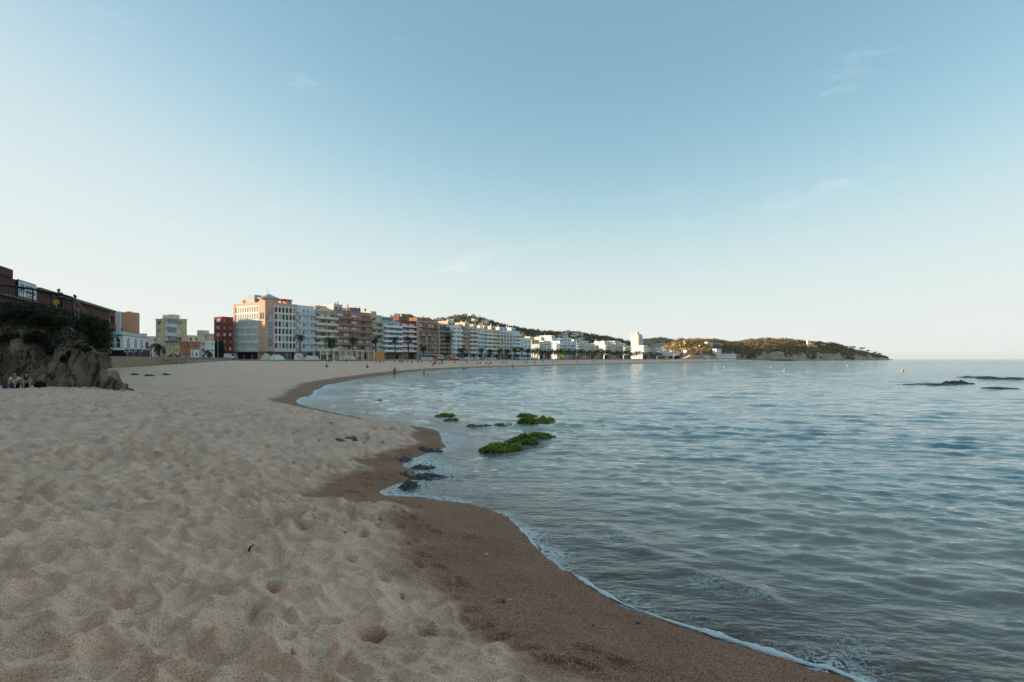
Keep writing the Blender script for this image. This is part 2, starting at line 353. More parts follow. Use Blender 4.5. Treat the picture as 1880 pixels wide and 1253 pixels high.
sc = N('ShaderNodeVectorMath'); sc.operation = 'SCALE'; L(mx.outputs[0], sc.inputs[0]); L(vr.outputs[0], sc.inputs['Scale']); L(sc.outputs[0], b.inputs['Base Color'])
rg = N('ShaderNodeMapRange'); rg.inputs[3].default_value = .95; rg.inputs[4].default_value = .75; L(at.outputs['Fac'], rg.inputs[0]); L(rg.outputs[0], b.inputs['Roughness']); b.inputs['Specular IOR Level'].default_value = .14
bp = N('ShaderNodeBump'); bp.inputs['Strength'].default_value = .4; bp.inputs['Distance'].default_value = .005; L(gr.outputs[0], bp.inputs['Height']); L(bp.outputs[0], b.inputs['Normal'])
MATS['sand'] = m
V = np.stack([X.ravel(), Y.ravel(), z.ravel()], -1)[used]
tag(link('beach', npmesh('beach', V, rm[F4], m, attrs={'wet': wet.ravel()[used]})), 'coarse tan beach sand trodden into hummocks, dark and wet along the waterline', kind='structure')

# ---------------------------------------------------------------- sea
rs = np.concatenate([np.geomspace(2.2, 260, 560), np.geomspace(266, 30000, 120)])
X, Y, RR, F4 = polar(rs, angs(.2, 47))
d = shore_d(X, Y); z0 = base_z(X, Y, d); off = np.maximum(-d, 0)
rng = np.random.default_rng(5); z = np.zeros_like(X); cell = np.maximum(np.gradient(rs)[:, None], RR*.0035)
zz = z; nw = 84
for k in range(nw):
    lam = .19*(25)**(k/(nw-1)); th = math.atan2(-1, -.22)+rng.normal()*(.42 if lam < 2 else .25); kk = 2*math.pi/lam; ph = rng.random()*6.28
    am = (.0112 if lam < .45 else .0085 if lam < .7 else .0050 if lam < 1.6 else .0022)*lam*(1 if lam < 3.5 else .55)
    arg = kk*(X*math.cos(th)+Y*math.sin(th))+ph
    arg = arg+.8*np.sin(kk*.21*(X*math.sin(th)-Y*math.cos(th))+ph*2)
    wgt = sst(1.6, 3.2, lam/cell)
    zz += am*wgt*(np.exp(1.25*(np.sin(arg)-1))*2.0-.72)
patch = .72+.5*fbm2(X*.11, Y*.19, 3, 19)
z = zz*patch*1.25*(.16+.84*sst(.3, 5, off))*sst(900, 150, RR)
# swash: small steep wavelets rolling in close to shore, parallel to the waterline
sw = fbm2(X*.7, Y*.7, 3, 61)
z += .035*np.exp(-((off-1.1-.5*sw)/.22)**2)*sst(.0, .4, sw+.1)*(RR < 60)+.045*np.exp(-((off-3.4-1.2*sw)/.4)**2)*sst(-.1, .3, sw)*(RR < 60)
z += .010
depth = np.clip(z-z0, 0, 30)
opac = (1-np.exp(-3.4*depth**1.4))*.935
# foam amount
fo = .4*np.exp(-off/.35)*(RR < 9)*sst(-.3, .4, fbm2(X*1.3, Y*1.3, 2, 90))+.5*np.exp(-off/.35)*sst(-.25, .35, fbm2(X*.5, Y*.5, 2, 91))*(RR < 40)
fo = fo+.2*np.exp(-off/2.0)*sst(.05, .6, fbm2(X*.9, Y*.9, 2, 92))*(RR < 16)
def blob(px, py, rx, ry, a):
    p = on_sand(px, py); return a*np.exp(-((X-p.x)/rx)**2-((Y-p.y)/ry)**2)
for bl in ((800, 862, .55, 1.0, .55), (770, 845, .4, .8, .45), (945, 850, .9, .8, .36), (985, 838, .5, .5, .3), (850, 810, .9, 2.2, .3), (590, 735, 2.2, 4, .4), (610, 712, 2.5, 5, .42), (640, 748, 2.5, 2, .25), (1560, 1210, .5, .3, .1), (1390, 1100, .4, .25, .3), (1290, 1075, .35, .25, .3), (880, 900, 1, .5, .22), (1120, 990, .5, .4, .28), (820, 775, .7, .8, .3)): fo = fo+blob(*bl)
fo = fo+.5*np.exp(-off/2.2)*(RR > 40)*(RR < 260)*sst(-.2, .4, fbm2(X*.15, Y*.06, 2, 95))
dq = d.reshape(-1)[F4].min(1); F4 = F4[dq < 1.2]
used = np.unique(F4); rm = np.full(X.size, -1); rm[used] = np.arange(len(used))
m, t, b, o = nodes_of('sea_water'); N = t.nodes.new; L = t.links.new; t.nodes.remove(b)
ao = N('ShaderNodeAttribute'); ao.attribute_name = 'opac'; af = N('ShaderNodeAttribute'); af.attribute_name = 'foam'
tc = N('ShaderNodeTexCoord')
def wav(scale, sx, sy, det, rot=.25):
    mp = N('ShaderNodeMapping'); mp.inputs['Scale'].default_value = (sx, sy, 1); mp.inputs['Rotation'].default_value = (0, 0, rot); L(tc.outputs['Object'], mp.inputs[0])
    n = N('ShaderNodeTexNoise'); n.inputs['Scale'].default_value = scale; n.inputs['Detail'].default_value = det; n.inputs['Roughness'].default_value = .55; L(mp.outputs[0], n.inputs['Vector']); return n.outputs[0]
ba = wav(3.2, .45, 1, 4); bb = wav(.55, .5, 1.1, 5, .2); bc = wav(13, .5, 1, 3, .35)
b1 = N('ShaderNodeBump'); b1.inputs['Strength'].default_value = .32; b1.inputs['Distance'].default_value = .09; L(ba, b1.inputs['Height'])
b2 = N('ShaderNodeBump'); b2.inputs['Strength'].default_value = .45; b2.inputs['Distance'].default_value = .34; L(bb, b2.inputs['Height']); ar = N('ShaderNodeAttribute'); ar.attribute_name = 'openness'; rgd_ = N('ShaderNodeMapRange'); rgd_.inputs[3].default_value = .3; rgd_.inputs[4].default_value = .95; L(ar.outputs['Fac'], rgd_.inputs[0]); L(rgd_.outputs[0], b2.inputs['Distance']); rg2_ = N('ShaderNodeMapRange'); rg2_.inputs[3].default_value = .09; rg2_.inputs[4].default_value = .2; L(ar.outputs['Fac'], rg2_.inputs[0]); L(rg2_.outputs[0], b1.inputs['Distance']); L(b1.outputs[0], b2.inputs['Normal'])
b3 = N('ShaderNodeBump'); b3.inputs['Strength'].default_value = .5; b3.inputs['Distance'].default_value = .028; L(bc, b3.inputs['Height']); L(b2.outputs[0], b3.inputs['Normal'])
nrm = b3.outputs[0]
gl = N('ShaderNodeBsdfGlossy'); gl.inputs['Roughness'].default_value = .07; L(nrm, gl.inputs['Normal']); gl.inputs['Color'].default_value = (.96, 1, 1, 1)
fr = N('ShaderNodeFresnel'); fr.inputs['IOR'].default_value = 1.36; L(nrm, fr.inputs['Normal'])
tr = N('ShaderNodeBsdfTransparent'); tr.inputs['Color'].default_value = (.86, .83, .76, 1)
df = N('ShaderNodeBsdfDiffuse')
dc = N('ShaderNodeMixRGB'); dc.inputs[1].default_value = (.47, .42, .33, 1); dc.inputs[2].default_value = (.085, .22, .255, 1)
dp = N('ShaderNodeMapRange'); dp.inputs[1].default_value = .8; dp.inputs[2].default_value = .934; L(ao.outputs['Fac'], dp.inputs[0]); L(dp.outputs[0], dc.inputs[0]); L(dc.outputs[0], df.inputs['Color'])
mu = N('ShaderNodeMixShader'); L(ao.outputs['Fac'], mu.inputs[0]); L(tr.outputs[0], mu.inputs[1]); L(df.outputs[0], mu.inputs[2])
ms = N('ShaderNodeMixShader'); L(fr.outputs[0], ms.inputs[0]); L(mu.outputs[0], ms.inputs[1]); L(gl.outputs[0], ms.inputs[2])
# foam: lacy threads where the foam amount is high
def foamn(scale, det):
    n = N('ShaderNodeTexNoise'); n.inputs['Scale'].default_value = scale; n.inputs['Detail'].default_value = det; n.inputs['Roughness'].default_value = .6; n.inputs['Distortion'].default_value = .8; L(tc.outputs['Object'], n.inputs['Vector'])
    s = N('ShaderNodeMath'); s.operation = 'SUBTRACT'; s.inputs[1].default_value = .5; L(n.outputs[0], s.inputs[0]); a = N('ShaderNodeMath'); a.operation = 'ABSOLUTE'; L(s.outputs[0], a.inputs[0]); return a.outputs[0]
fa = foamn(9, 7); th = N('ShaderNodeMath'); th.operation = 'MULTIPLY'; th.inputs[1].default_value = .13; L(af.outputs['Fac'], th.inputs[0])
sb = N('ShaderNodeMath'); sb.operation = 'SUBTRACT'; L(th.outputs[0], sb.inputs[0]); L(fa, sb.inputs[1])
fm = N('ShaderNodeMapRange'); fm.inputs[1].default_value = -.012; fm.inputs[2].default_value = .035; L(sb.outputs[0], fm.inputs[0])
fg = N('ShaderNodeMath'); fg.operation = 'MULTIPLY'; L(fm.outputs[0], fg.inputs[0]); fgr = N('ShaderNodeMapRange'); fgr.inputs[1].default_value = .04; fgr.inputs[2].default_value = .4; fgr.inputs[4].default_value = .8; L(af.outputs['Fac'], fgr.inputs[0]); L(fgr.outputs[0], fg.inputs[1])
fd = N('ShaderNodeBsdfDiffuse'); fd.inputs['Color'].default_value = (.78, .8, .78, 1)
mf = N('ShaderNodeMixShader'); L(fg.outputs[0], mf.inputs[0]); L(ms.outputs[0], mf.inputs[1]); L(fd.outputs[0], mf.inputs[2]); L(mf.outputs[0], o.inputs[0])
V = np.stack([X.ravel(), Y.ravel(), z.ravel()], -1)[used]
tag(link('sea', npmesh('sea', V, rm[F4], m, attrs={'openness': sst(15, 110, RR).ravel()[used], 'opac': opac.ravel()[used], 'foam': np.clip(fo, 0, 1.2).ravel()[used]})), 'rippled grey blue bay water', kind='structure')

# ---------------------------------------------------------------- foam edge along the wave's tongue
foam_m = mat('foam_white', (.8, .82, .82), .6, .08, 30, .01)
def foam_line(pts, r0, label):
    pts = catmull(pts, 1); L_ = np.cumsum(np.r_[0, np.hypot(*np.diff(pts, axis=0).T)]); n = int(L_[-1]/.022); s = np.linspace(0, L_[-1], n)
    x = np.interp(s, L_, pts[:, 0]); y = np.interp(s, L_, pts[:, 1])
    nx = np.gradient(y, s); ny = -np.gradient(x, s)
    wv = fbm2(s*1.7, s*0+.3, 3, 4)*.05+fbm2(s*6, s*0+2.3, 2, 14)*.014
    x = x+nx*(wv-.07); y = y+ny*(wv-.07)
    r = r0*(.12+1.1*np.clip(.45+1.0*fbm2(s*1.9, s*0, 3, 9), 0, 1.4))*(1+.25*fbm2(s*16, s*0, 2, 3))*np.clip(np.minimum(s, L_[-1]-s)/.3, .15, 1)
    zb = np.maximum(base_z(x, y), 0.0)+.022
    k = 9; v = []
    for q in range(k):
        a = math.pi*q/(k-1); wq = 1+.3*fbm2(s*22+q*3.7, s*0+q*1.3, 2, 70+q)
        v.append(np.stack([x+nx*r*math.cos(a)*1.5*wq, y+ny*r*math.cos(a)*1.5*wq, zb+r*math.sin(a)*.62*wq-.012], -1))
    v = np.stack(v, 1).reshape(-1, 3); i = np.arange(n-1)[:, None]*k; j = np.arange(k-1)[None]
    f = np.stack([i+j, i+j+1, i+k+j+1, i+k+j], -1).reshape(-1, 4)
    tag(link('sea_foam', npmesh('sea_foam', v, f, foam_m)), label, 'foam', kind='stuff')
def shore_part(a, b): return SH[(SH[:, 1] > a) & (SH[:, 1] < b) & (np.hypot(SH[:, 0], SH[:, 1]) < 90)]
foam_line(shore_part(2.5, 7.2), .036, 'bright white foam edge of the nearest wave on wet sand')
foam_line(shore_part(7.9, 9.5), .013, 'thin foam line further up the near waterline')
foam_line(shore_part(10.9, 11.7), .014, 'thin foam curl in the small sandy inlet by the rocks')
foam_line(shore_part(33, 60), .06, 'foam edge round the back of the sandy cove')

# ---------------------------------------------------------------- town ground and hills
U = Vector((.517, .856, 0)).normalized(); NR = Vector((U.y, -U.x, 0)); R0 = Vector((-103.3, 238, 0))      # seafront row: direction, side facing the sea, first corner
ROW_RZ = math.atan2(U.y, U.x)
def row_pt(px, off=0.0):
    """where the sight line of a photo column crosses the seafront line moved off metres towards the sea"""
    o = R0+NR*off; k = (px-CX)/F; s = (k*o.y-o.x)/(U.x-k*U.y); return o+U*s
def row_s(s, off=0.0): return R0+NR*off+U*s
GZ = 2.45
paving = mat('paving', (.3, .27, .24), .9, .15, .4)
e0 = row_s(-16, 30); e1 = row_s(930, 30)
gp = [(-64.5, 93.5), (-105.5, 214.5), (e0.x, e0.y), (e1.x, e1.y), (560, 1500), (900, 2600), (2600, 9000), (-9000, 9000), (-9000, -4000), (-220, -300), (-120, 20), (-84, 66)]
mb = MB(); mb.prism(gp, 1.2, GZ); tag(mb.build('promenade_ground', paving), 'paved promenade and town ground behind the beach', kind='structure')
hill_m = mat('hill_soil', (.12, .11, .06), .95, .3, .02)
def terrain(name, xs, ys, fz, label, m=hill_m):
    X, Y = np.meshgrid(xs, ys); Z = fz(X, Y); na = len(xs); i = np.arange(len(ys)-1)[:, None]*na; j = np.arange(na-1)[None]
    f = np.stack([i+j, i+j+1, i+na+j+1, i+na+j], -1).reshape(-1, 4)
    return tag(link(name, npmesh(name, np.stack([X.ravel(), Y.ravel(), Z.ravel()], -1), f, m)), label, kind='structure')
def sky_tab(tab, Yr, dz): return [((px-CX)/F*Yr) for px, y in tab], [EYE+(HOR-y)/F*Yr-dz for px, y in tab]
TA = [(560, 640), (640, 612), (690, 592), (720, 583), (745, 579), (770, 585), (800, 589), (830, 583), (848, 580), (870, 582), (900, 591), (935, 598), (960, 604), (1000, 610), (1040, 613), (1060, 612), (1090, 617), (1120, 621), (1150, 629), (1180, 634), (1230, 642), (1300, 652)]
ax, az = sky_tab(TA, 1150, 2)
def zA(x, y): return np.maximum(1.5, (np.interp(x*1150/np.clip(y, 900, 1250), ax, az))*sst(830, 1150, y)*sst(1700, 1200, y)+5*fbm2(x*.012, y*.012, 3, 41)*sst(850, 1000, y))
terrain('hill', np.linspace(-520, 430, 120), np.linspace(800, 1750, 90), zA, 'wooded hill with villas behind the seafront row')
TB = [(1060, 652), (1110, 640), (1150, 628), (1180, 621), (1205, 618), (1216, 618), (1235, 624), (1262, 627), (1290, 623), (1312, 620), (1350, 632), (1420, 648)]
bx_, bz_ = sky_tab(TB, 2200, 10)
def zB(x, y): return np.maximum(1.5, np.interp(x, bx_, bz_)*sst(1750, 2200, y)*sst(2900, 2300, y)+6*fbm2(x*.008, y*.008, 3, 43))
terrain('far_hill', np.linspace(200, 1100, 90), np.linspace(1750, 2900, 60), zB, 'rounded green hill farthest behind the bay', mat('far_hill_green', (.06, .075, .045), .95, .3, .03))
HX = [225, 244, 268, 292, 326, 351, 391, 460, 510, 558, 638, 717, 765, 792, 806, 830, 870, 1000, 1600]; HZ = [3, 14, 27, 32, 33, 31, 28, 33, 37, 36, 33, 26, 18, 9, 3, 2, 6, 20, 30]
def zH(x, y):
    d0 = shore_d(x, y); d = d0-np.interp(x, [228, 330, 400], [75, 62, 0]); g = np.interp(np.maximum(d, 0), [0, 4, 10, 22, 60, 100, 260, 420], [0, .06, .28, .45, .85, 1, .95, .5])
    n = fbm2(x*.03, y*.03, 4, 45); rgd = 1-np.abs(fbm2(x*.05, y*.05, 3, 46))*2
    return np.where(d > 0, np.interp(x, HX, HZ)*sst(226, 250, x)*g*(1+.18*n)+rgd*2.2*sst(2, 14, d)*sst(70, 20, d)+.4, -3)
rock_head = mat('headland_rock', (.38, .27, .19), .9, .5, .06, 1.2)
terrain('headland', np.linspace(226, 1000, 320), np.linspace(600, 1700, 300), zH, 'rocky wooded headland closing the bay', rock_head)
# unseen ridge to the left, added to hold the low sun off the beach
sh = Vector((SD.x, SD.y, 0)).normalized(); sp = Vector((-sh.y, sh.x, 0))
def zR(a, s): return 2+(46+13*sst(-125, -85, s)+2.5*fbm2(s*.01, a*.006, 3, 48))*np.exp(-(a/60)**2)*sst(-335, -305, s)*sst(900, 700, s)
aa, ss = np.meshgrid(np.linspace(-170, 170, 30), np.linspace(-340, 900, 246))
cx = sh.x*(400+aa)+sp.x*ss; cy = sh.y*(400+aa)+sp.y*ss; i = np.arange(245)[:, None]*30; j = np.arange(29)[None]
f = np.stack([i+j, i+j+1, i+30+j+1, i+30+j], -1).reshape(-1, 4)
tag(link('shade_ridge', npmesh('shade_ridge', np.stack([cx.ravel(), cy.ravel(), zR(aa, ss).ravel()], -1), f, hill_m)), 'added ridge out of view that shades the beach', kind='structure')

# hill added behind the camera to block sky light and deepen the sand relief
RP = np.array([(-75, 4), (-45, -6), (-22, -14), (-4, -19), (14, -27), (34, -44)], float)
def zP(x, y):
    q = segdist(x, y, RP); return np.maximum(0, 36*(1-np.clip(q/13, 0, 1)**2)**1.2*sst(50, 22, x)+2.5*fbm2(x*.25, y*.25, 4, 52)*sst(13, 9, q))-.3
terrain('rear_shade_hill', np.linspace(-95, 52, 130), np.linspace(-62, 22, 90), zP, 'added hill behind the camera that blocks sky light', rock_head)
# ---------------------------------------------------------------- woods on the far slopes (each reads as one mass)
def crown_template(seed, n=46):
    r = np.random.default_rng(seed); bm = bmesh.new(); bmesh.ops.create_icosphere(bm, subdivisions=1, radius=.62)
    for v in bm.verts: v.co *= 1+r.normal()*.13
    core = np.array([[v.co[:] for v in f.verts] for f in bm.faces]); bm.free()
    p = r.normal(size=(n, 3)); p /= np.linalg.norm(p, axis=1)[:, None]; p *= (.55+.5*r.random(n)**.6)[:, None]
    q = r.normal(size=(n, 3, 3))*.19; leaf = p[:, None]+q
    a = np.concatenate([core, leaf]); a[..., 2] = np.where(a[..., 2] < -.45, -.45+.2*(a[..., 2]+.45), a[..., 2]); return a
TPL = [crown_template(k) for k in range(5)]
def forest(name, pts, mat_, label, rs=(2.6, 5), flat=.75):
    r = np.random.default_rng(len(pts)); out = []
    for p in pts:
        T = TPL[r.integers(5)]; a = r.random()*6.28; s = rs[0]+(rs[1]-rs[0])*r.random()**1.4; c, sn = math.cos(a), math.sin(a)
        W = T*np.array([s, s*(.8+.4*r.random()), s*flat*(.8+.5*r.random())]); x = W[..., 0]*c-W[..., 1]*sn; y = W[..., 0]*sn+W[..., 1]*c
        out.append(np.stack([x+p[0], y+p[1], W[..., 2]+p[2]+s*flat*.35], -1))
    v = np.concatenate(out).reshape(-1, 3); f = np.arange(len(v)).reshape(-1, 3)
    return tag(link(name, npmesh(name, v, f, mat_, smooth=False)), label, 'woodland', kind='stuff')
def scatter(fz, x0, x1, y0, y1, n, seed, test):
    r = np.random.default_rng(seed); x = x0+(x1-x0)*r.random(n); y = y0+(y1-y0)*r.random(n); z = fz(x, y); k = test(x, y, z); return list(zip(x[k], y[k], z[k]))
woods = leafmat('woodland_leaves', (.11, .115, .055), .5, .12, .035)
woods_far = leafmat('far_woodland_leaves', (.1, .12, .07), .45, .1, .02)
woods_head = leafmat('headland_leaves', (.2, .145, .06), .6, .12, .045)
forest('hill_woodland', scatter(zA, -420, 330, 850, 1200, 2600, 3, lambda x, y, z: (z > 6) & (fbm2(x*.02, y*.02, 2, 71) > -.45)), woods, 'dark green wood covering the hill behind the seafront', (2.8, 5.6))
forest('far_hill_woodland', scatter(zB, 230, 1000, 1850, 2250, 1500, 4, lambda x, y, z: z > 8), woods_far, 'even green wood on the farthest hill', (6, 10), .5)
forest('headland_woodland', scatter(zH, 236, 812, 700, 1420, 11000, 5, lambda x, y, z: (z > 5+4*vn2(x*.02, y*.02, 7)) & (shore_d(x, y) < 190) & (fbm2(x*.03, y*.03, 3, 72) > -.32)), woods_head, 'olive and rust brown pines and scrub covering the headland', (2.6, 5.4))
# ---------------------------------------------------------------- the rocky point on the left
CB = np.array([(-150, 46), (-90, 42), (-60, 39.5), (-40, 36.8), (-34, 35.6), (-31.3, 34.8), (-28.5, 34.3), (-25, 33.0), (-22.3, 31.1), (-21.0, 30.3), (-20.6, 30.8), (-22.5, 33), (-27, 38), (-33, 45.5), (-41, 56), (-52, 68), (-62, 78), (-95, 98), (-150, 110)], float)
CBS = catmull([tuple(p) for p in CB], 4)
def cliff_z(x, y):
    ins = inside(x, y, np.vstack([CBS])); t = segdist(x, y, CBS)*np.where(ins, 1, -1)
    s = x*.8+y*.3
    t = t+.55*fbm2(x*.55, y*.55, 3, 33)+.45*(1-np.abs(vn2(s*.62, y*.08, 34))*2)*sst(-.5, 1, t)
    wd = np.interp(x, [-40, -31, -26, -22, -19], [2.6, 2.8, 3.2, 3.8, 4.5])
    q = np.clip(t/wd, 0, 1); g = 1-(1-q)**1.75
    st = fbm2(x*.4, y*.4, 2, 36)*.4
    lay = g*5; g2 = (np.floor(lay+st)+sst(.25, .9, (lay+st)-np.floor(lay+st))-st)/5
    zt = np.interp(x, [-60, -36, -30, -24], [6.6, 6.3, 5.6, 4.6])
    top = zt+.25*fbm2(x*.3, y*.3, 3, 37)+.06*np.maximum(t-wd, 0)*np.interp(x, [-40, -30], [1, .3])
    return np.where(t > 0, .55+(top-.55)*(.8*g+.2*g2), .55+t*.8)
xs = np.concatenate([np.linspace(-90, -46, 60), np.linspace(-45.6, -18.4, 330)]); ys = np.concatenate([np.linspace(28, 43, 215), np.linspace(43.4, 84, 60)])
CXg, CYg = np.meshgrid(xs, ys); CZ = cliff_z(CXg, CYg)
gy, gx = np.gradient(CZ, ys, xs); nl = np.sqrt(gx**2+gy**2+1); nx, ny, nz = -gx/nl, -gy/nl, 1/nl
steep = np.clip(1.3-nz*1.2, 0, 1)
n3 = fbm3(CXg*.9, CYg*.9, CZ*.5, 4, 38); rg3 = 1-np.abs(fbm3(CXg*1.0+3, CYg*1.0, CZ*.35, 4, 39))*2.6; fn = fbm3(CXg*3.2, CYg*3.2, CZ*2.4, 4, 40, .6)
cr = np.clip(np.abs(fbm3(CXg*.55, CYg*.55, CZ*.3, 2, 44))/.09, 0, 1)
al = CXg*.85-CYg*.35; q1, q2, qr = worley(al*.55+.35*n3, CZ*.3+.3*n3+al*.3, 21); e1, e2, er = worley(al*1.7+.25*fn, CZ*.75+al*.7, 22)
dsp = (n3*.22+(qr-.5)*.7*sst(.0, .12, q2-q1)-.22*np.exp(-((q2-q1)/.06)**2)+(er-.5)*.2*sst(.0, .1, e2-e1)-.13*np.exp(-((e2-e1)/.08)**2)+fn*.16-(1-cr)*.35)*steep+fn*.05
VX = CXg+nx*dsp; VY = CYg+ny*dsp; VZ = CZ+nz*dsp
na = len(xs); i = np.arange(len(ys)-1)[:, None]*na; j = np.arange(na-1)[None]; f = np.stack([i+j, i+j+1, i+na+j+1, i+na+j], -1).reshape(-1, 4)
kz = CZ.ravel()[f].max(1) > .2; f = f[kz]
m, t, b, o = nodes_of('cliff_rock'); N = t.nodes.new; L = t.links.new
tc = N('ShaderNodeTexCoord')
def nz_(scale, det, sc=(1, 1, 1), ro=.6):
    mp = N('ShaderNodeMapping'); mp.inputs['Scale'].default_value = sc; L(tc.outputs['Object'], mp.inputs[0]); n = N('ShaderNodeTexNoise'); n.inputs['Scale'].default_value = scale; n.inputs['Detail'].default_value = det; n.inputs['Roughness'].default_value = ro; L(mp.outputs[0], n.inputs['Vector']); return n.outputs[0]
a1 = nz_(.55, 6, (1, 1, .6)); a2 = nz_(2.3, 8, (1, 1, .35), .7); a3 = nz_(.9, 4, (1, 1, .25))
c1 = ramp(a1, [(.3, (.11, .085, .065)), (.45, (.23, .185, .14)), (.6, (.35, .3, .235)), (.75, (.21, .2, .19))])
c2 = ramp(a2, [(.3, (.35, .32, .3)), (.55, (1, .98, .94)), (.8, (1.2, 1.15, 1.05))])
mxx = N('ShaderNodeMixRGB'); mxx.blend_type = 'MULTIPLY'; mxx.inputs[0].default_value = 1; L(c1, mxx.inputs[1]); L(c2, mxx.inputs[2])
st_ = ramp(a3, [(.5, (0, 0, 0)), (.66, (1, 1, 1))]); m3 = N('ShaderNodeMixRGB'); L(st_, m3.inputs[0]); L(mxx.outputs[0], m3.inputs[1]); m3.inputs[2].default_value = (.3, .17, .1, 1)
sg = N('ShaderNodeMath'); sg.operation = 'MULTIPLY'; sg.inputs[1].default_value = .55; L(st_, sg.inputs[0]); L(sg.outputs[0], m3.inputs[0])
vo = N('ShaderNodeTexVoronoi'); vo.feature = 'DISTANCE_TO_EDGE'; vo.inputs['Scale'].default_value = .55; vm = N('ShaderNodeMapping'); vm.inputs['Scale'].default_value = (1, 1, .45); vm.inputs['Rotation'].default_value = (.3, .35, 0)
nd = N('ShaderNodeTexNoise'); nd.inputs['Scale'].default_value = 1.3; nd.inputs['Detail'].default_value = 5; va = N('ShaderNodeVectorMath'); va.operation = 'MULTIPLY_ADD'; va.inputs[1].default_value = (.9, .9, .9)
L(tc.outputs['Object'], vm.inputs[0]); L(tc.outputs['Object'], nd.inputs['Vector']); L(nd.outputs['Color'], va.inputs[0]); L(vm.outputs[0], va.inputs[2]); L(va.outputs[0], vo.inputs['Vector'])
ck_ = ramp(vo.outputs['Distance'], [(0, (.3, .27, .24)), (.03, (.8, .78, .75)), (.07, (1, 1, 1))]); m4 = N('ShaderNodeMixRGB'); m4.blend_type = 'MULTIPLY'; m4.inputs[0].default_value = 1; L(m3.outputs[0], m4.inputs[1]); L(ck_, m4.inputs[2])
L(m4.outputs[0], b.inputs['Base Color']); b.inputs['Roughness'].default_value = .92; b.inputs['Specular IOR Level'].default_value = .2
bp = N('ShaderNodeBump'); bp.inputs['Strength'].default_value = .9; bp.inputs['Distance'].default_value = .12; L(a2, bp.inputs['Height']); b9 = N('ShaderNodeBump'); b9.inputs['Strength'].default_value = .9; b9.inputs['Distance'].default_value = .12; L(ck_, b9.inputs['Height']); L(bp.outputs[0], b9.inputs['Normal']); L(b9.outputs[0], b.inputs['Normal'])
MATS['cliff_rock'] = m
cliff = tag(link('sea_cliff', npmesh('sea_cliff', np.stack([VX.ravel(), VY.ravel(), VZ.ravel()], -1), f, m)), 'pale fissured rock cliff overgrown with dark scrub at the beach edge', 'cliff')
def cliff_top(x, y): return float(cliff_z(np.array([x]), np.array([y]))[0])
def cliff_hit(px, py):
    Y = np.linspace(29, 62, 900); X = (px-CX)/F*Y; Z = EYE+(HOR-py)/F*Y; h = np.nonzero(Z <= cliff_z(X, Y)+.1)[0]
    i = h[0] if len(h) else len(Y)-1
    return Vector((X[i], Y[i], Z[i]))

# ---------------------------------------------------------------- shrubs on the cliff: leaf clusters on stems
leaf_dark = leafmat('scrub_leaves', (.035, .042, .022), .55, .15, .04)
leaf_green = leafmat('shrub_leaves', (.05, .075, .028), .5, .2, .03)
stem_m = mat('woody_stem', (.09, .065, .045), .9, .2, 4)
def leaf_cloud(pts, size, rng):
    """pts n x 3 -> one small leaf quad each"""
    n = len(pts); a = rng.normal(size=(n, 3)); a /= np.linalg.norm(a, axis=1)[:, None]; c = rng.normal(size=(n, 3)); c -= a*(a*c).sum(1)[:, None]; c /= np.linalg.norm(c, axis=1)[:, None]
    s = size*(.6+.8*rng.random(n))[:, None]; a = a*s; c = c*s*.55
    v = np.stack([pts-a, pts-c*.8, pts+a, pts+c*.8], 1).reshape(-1, 3); return v, np.arange(4*n).reshape(-1, 4)
def shrub(name, label, at, rx, ry, rz, n, m, seed, leaf=.07, cat='shrub', group='shrubs on the cliff'):
    r = np.random.default_rng(seed); t = tag(empty(name, at), label, cat, group)
    nb = max(7, int(n/320)); bc = r.normal(size=(nb, 3)); bc /= np.linalg.norm(bc, axis=1)[:, None]; bc *= (.35+.55*r.random(nb))[:, None]; bc[:, 2] = np.abs(bc[:, 2])*.9+.1
    k = r.integers(0, nb, n); p = r.normal(size=(n, 3)); p /= np.linalg.norm(p, axis=1)[:, None]; p = bc[k]+p*(.3*r.random(n)**.4*(.7+.7*r.random(nb)[k]))[:, None]
    p *= np.array([rx, ry, rz]); v, f = leaf_cloud(p, leaf, r); link('foliage', npmesh('foliage', v, f, m, smooth=False), t)
    mb = MB()
    for q in range(6): c = bc[q]*np.array([rx, ry, rz]); mb.tube([(0, 0, -.25), tuple(c*.45+np.array([0, 0, .05])), tuple(c)], [.05, .035, .012], 5)
    mb.build('stem', stem_m, t); return t
SHRUBS = [((30, 575), 2.6, 1.4, .55, 'low dark scrub on the cliff edge below the sign building'), ((75, 590), 1.9, 1.2, .9, 'dark bush spilling down the cliff face below the railing'), ((112, 600), 1.3, 1.0, 1.1, 'dark bush hanging under the yellow emblem on the cliff'),
          ((140, 603), 1.1, 1.0, 1.0, 'dark bush on the cliff below the person in pink'), ((165, 618), .9, .9, .75, 'small bush low on the sloping end of the cliff'), ((60, 625), 1.0, .7, .8, 'dark scrub patch halfway down the pale rock face'), ((15, 620), 1.1, .7, .6, 'dark scrub patch on the rock above the seated pair'),
          ((95, 640), .8, .6, .8, 'small dark bush in a cleft in the middle of the cliff'), ((150, 640), .55, .5, .55, 'tuft of scrub in the cleft nearest the cliff end'), ((178, 632), .5, .5, .4, 'tuft of scrub on the last shoulder of the cliff'), ((120, 655), .4, .4, .5, 'little tuft growing from the pale lower rock')]
for k, ((px, py), rx, ry, rz, lb) in enumerate(SHRUBS):
    p = cliff_hit(px, py); shrub('cliff_shrub', lb, (p.x, p.y+.15, p.z-.25), rx, ry, rz, int(2600*rx*rz)+700, leaf_dark if k != 3 else leaf_green, 100+k)
p = P(174, 606, 41); tr = shrub('bushy_tree', 'rounded dark tree behind the cliff end beside the white restaurant', (p.x, p.y, p.z-1.3), 1.25, 1.2, 2.3, 6500, leaf_green, 131, .08, 'tree', None)
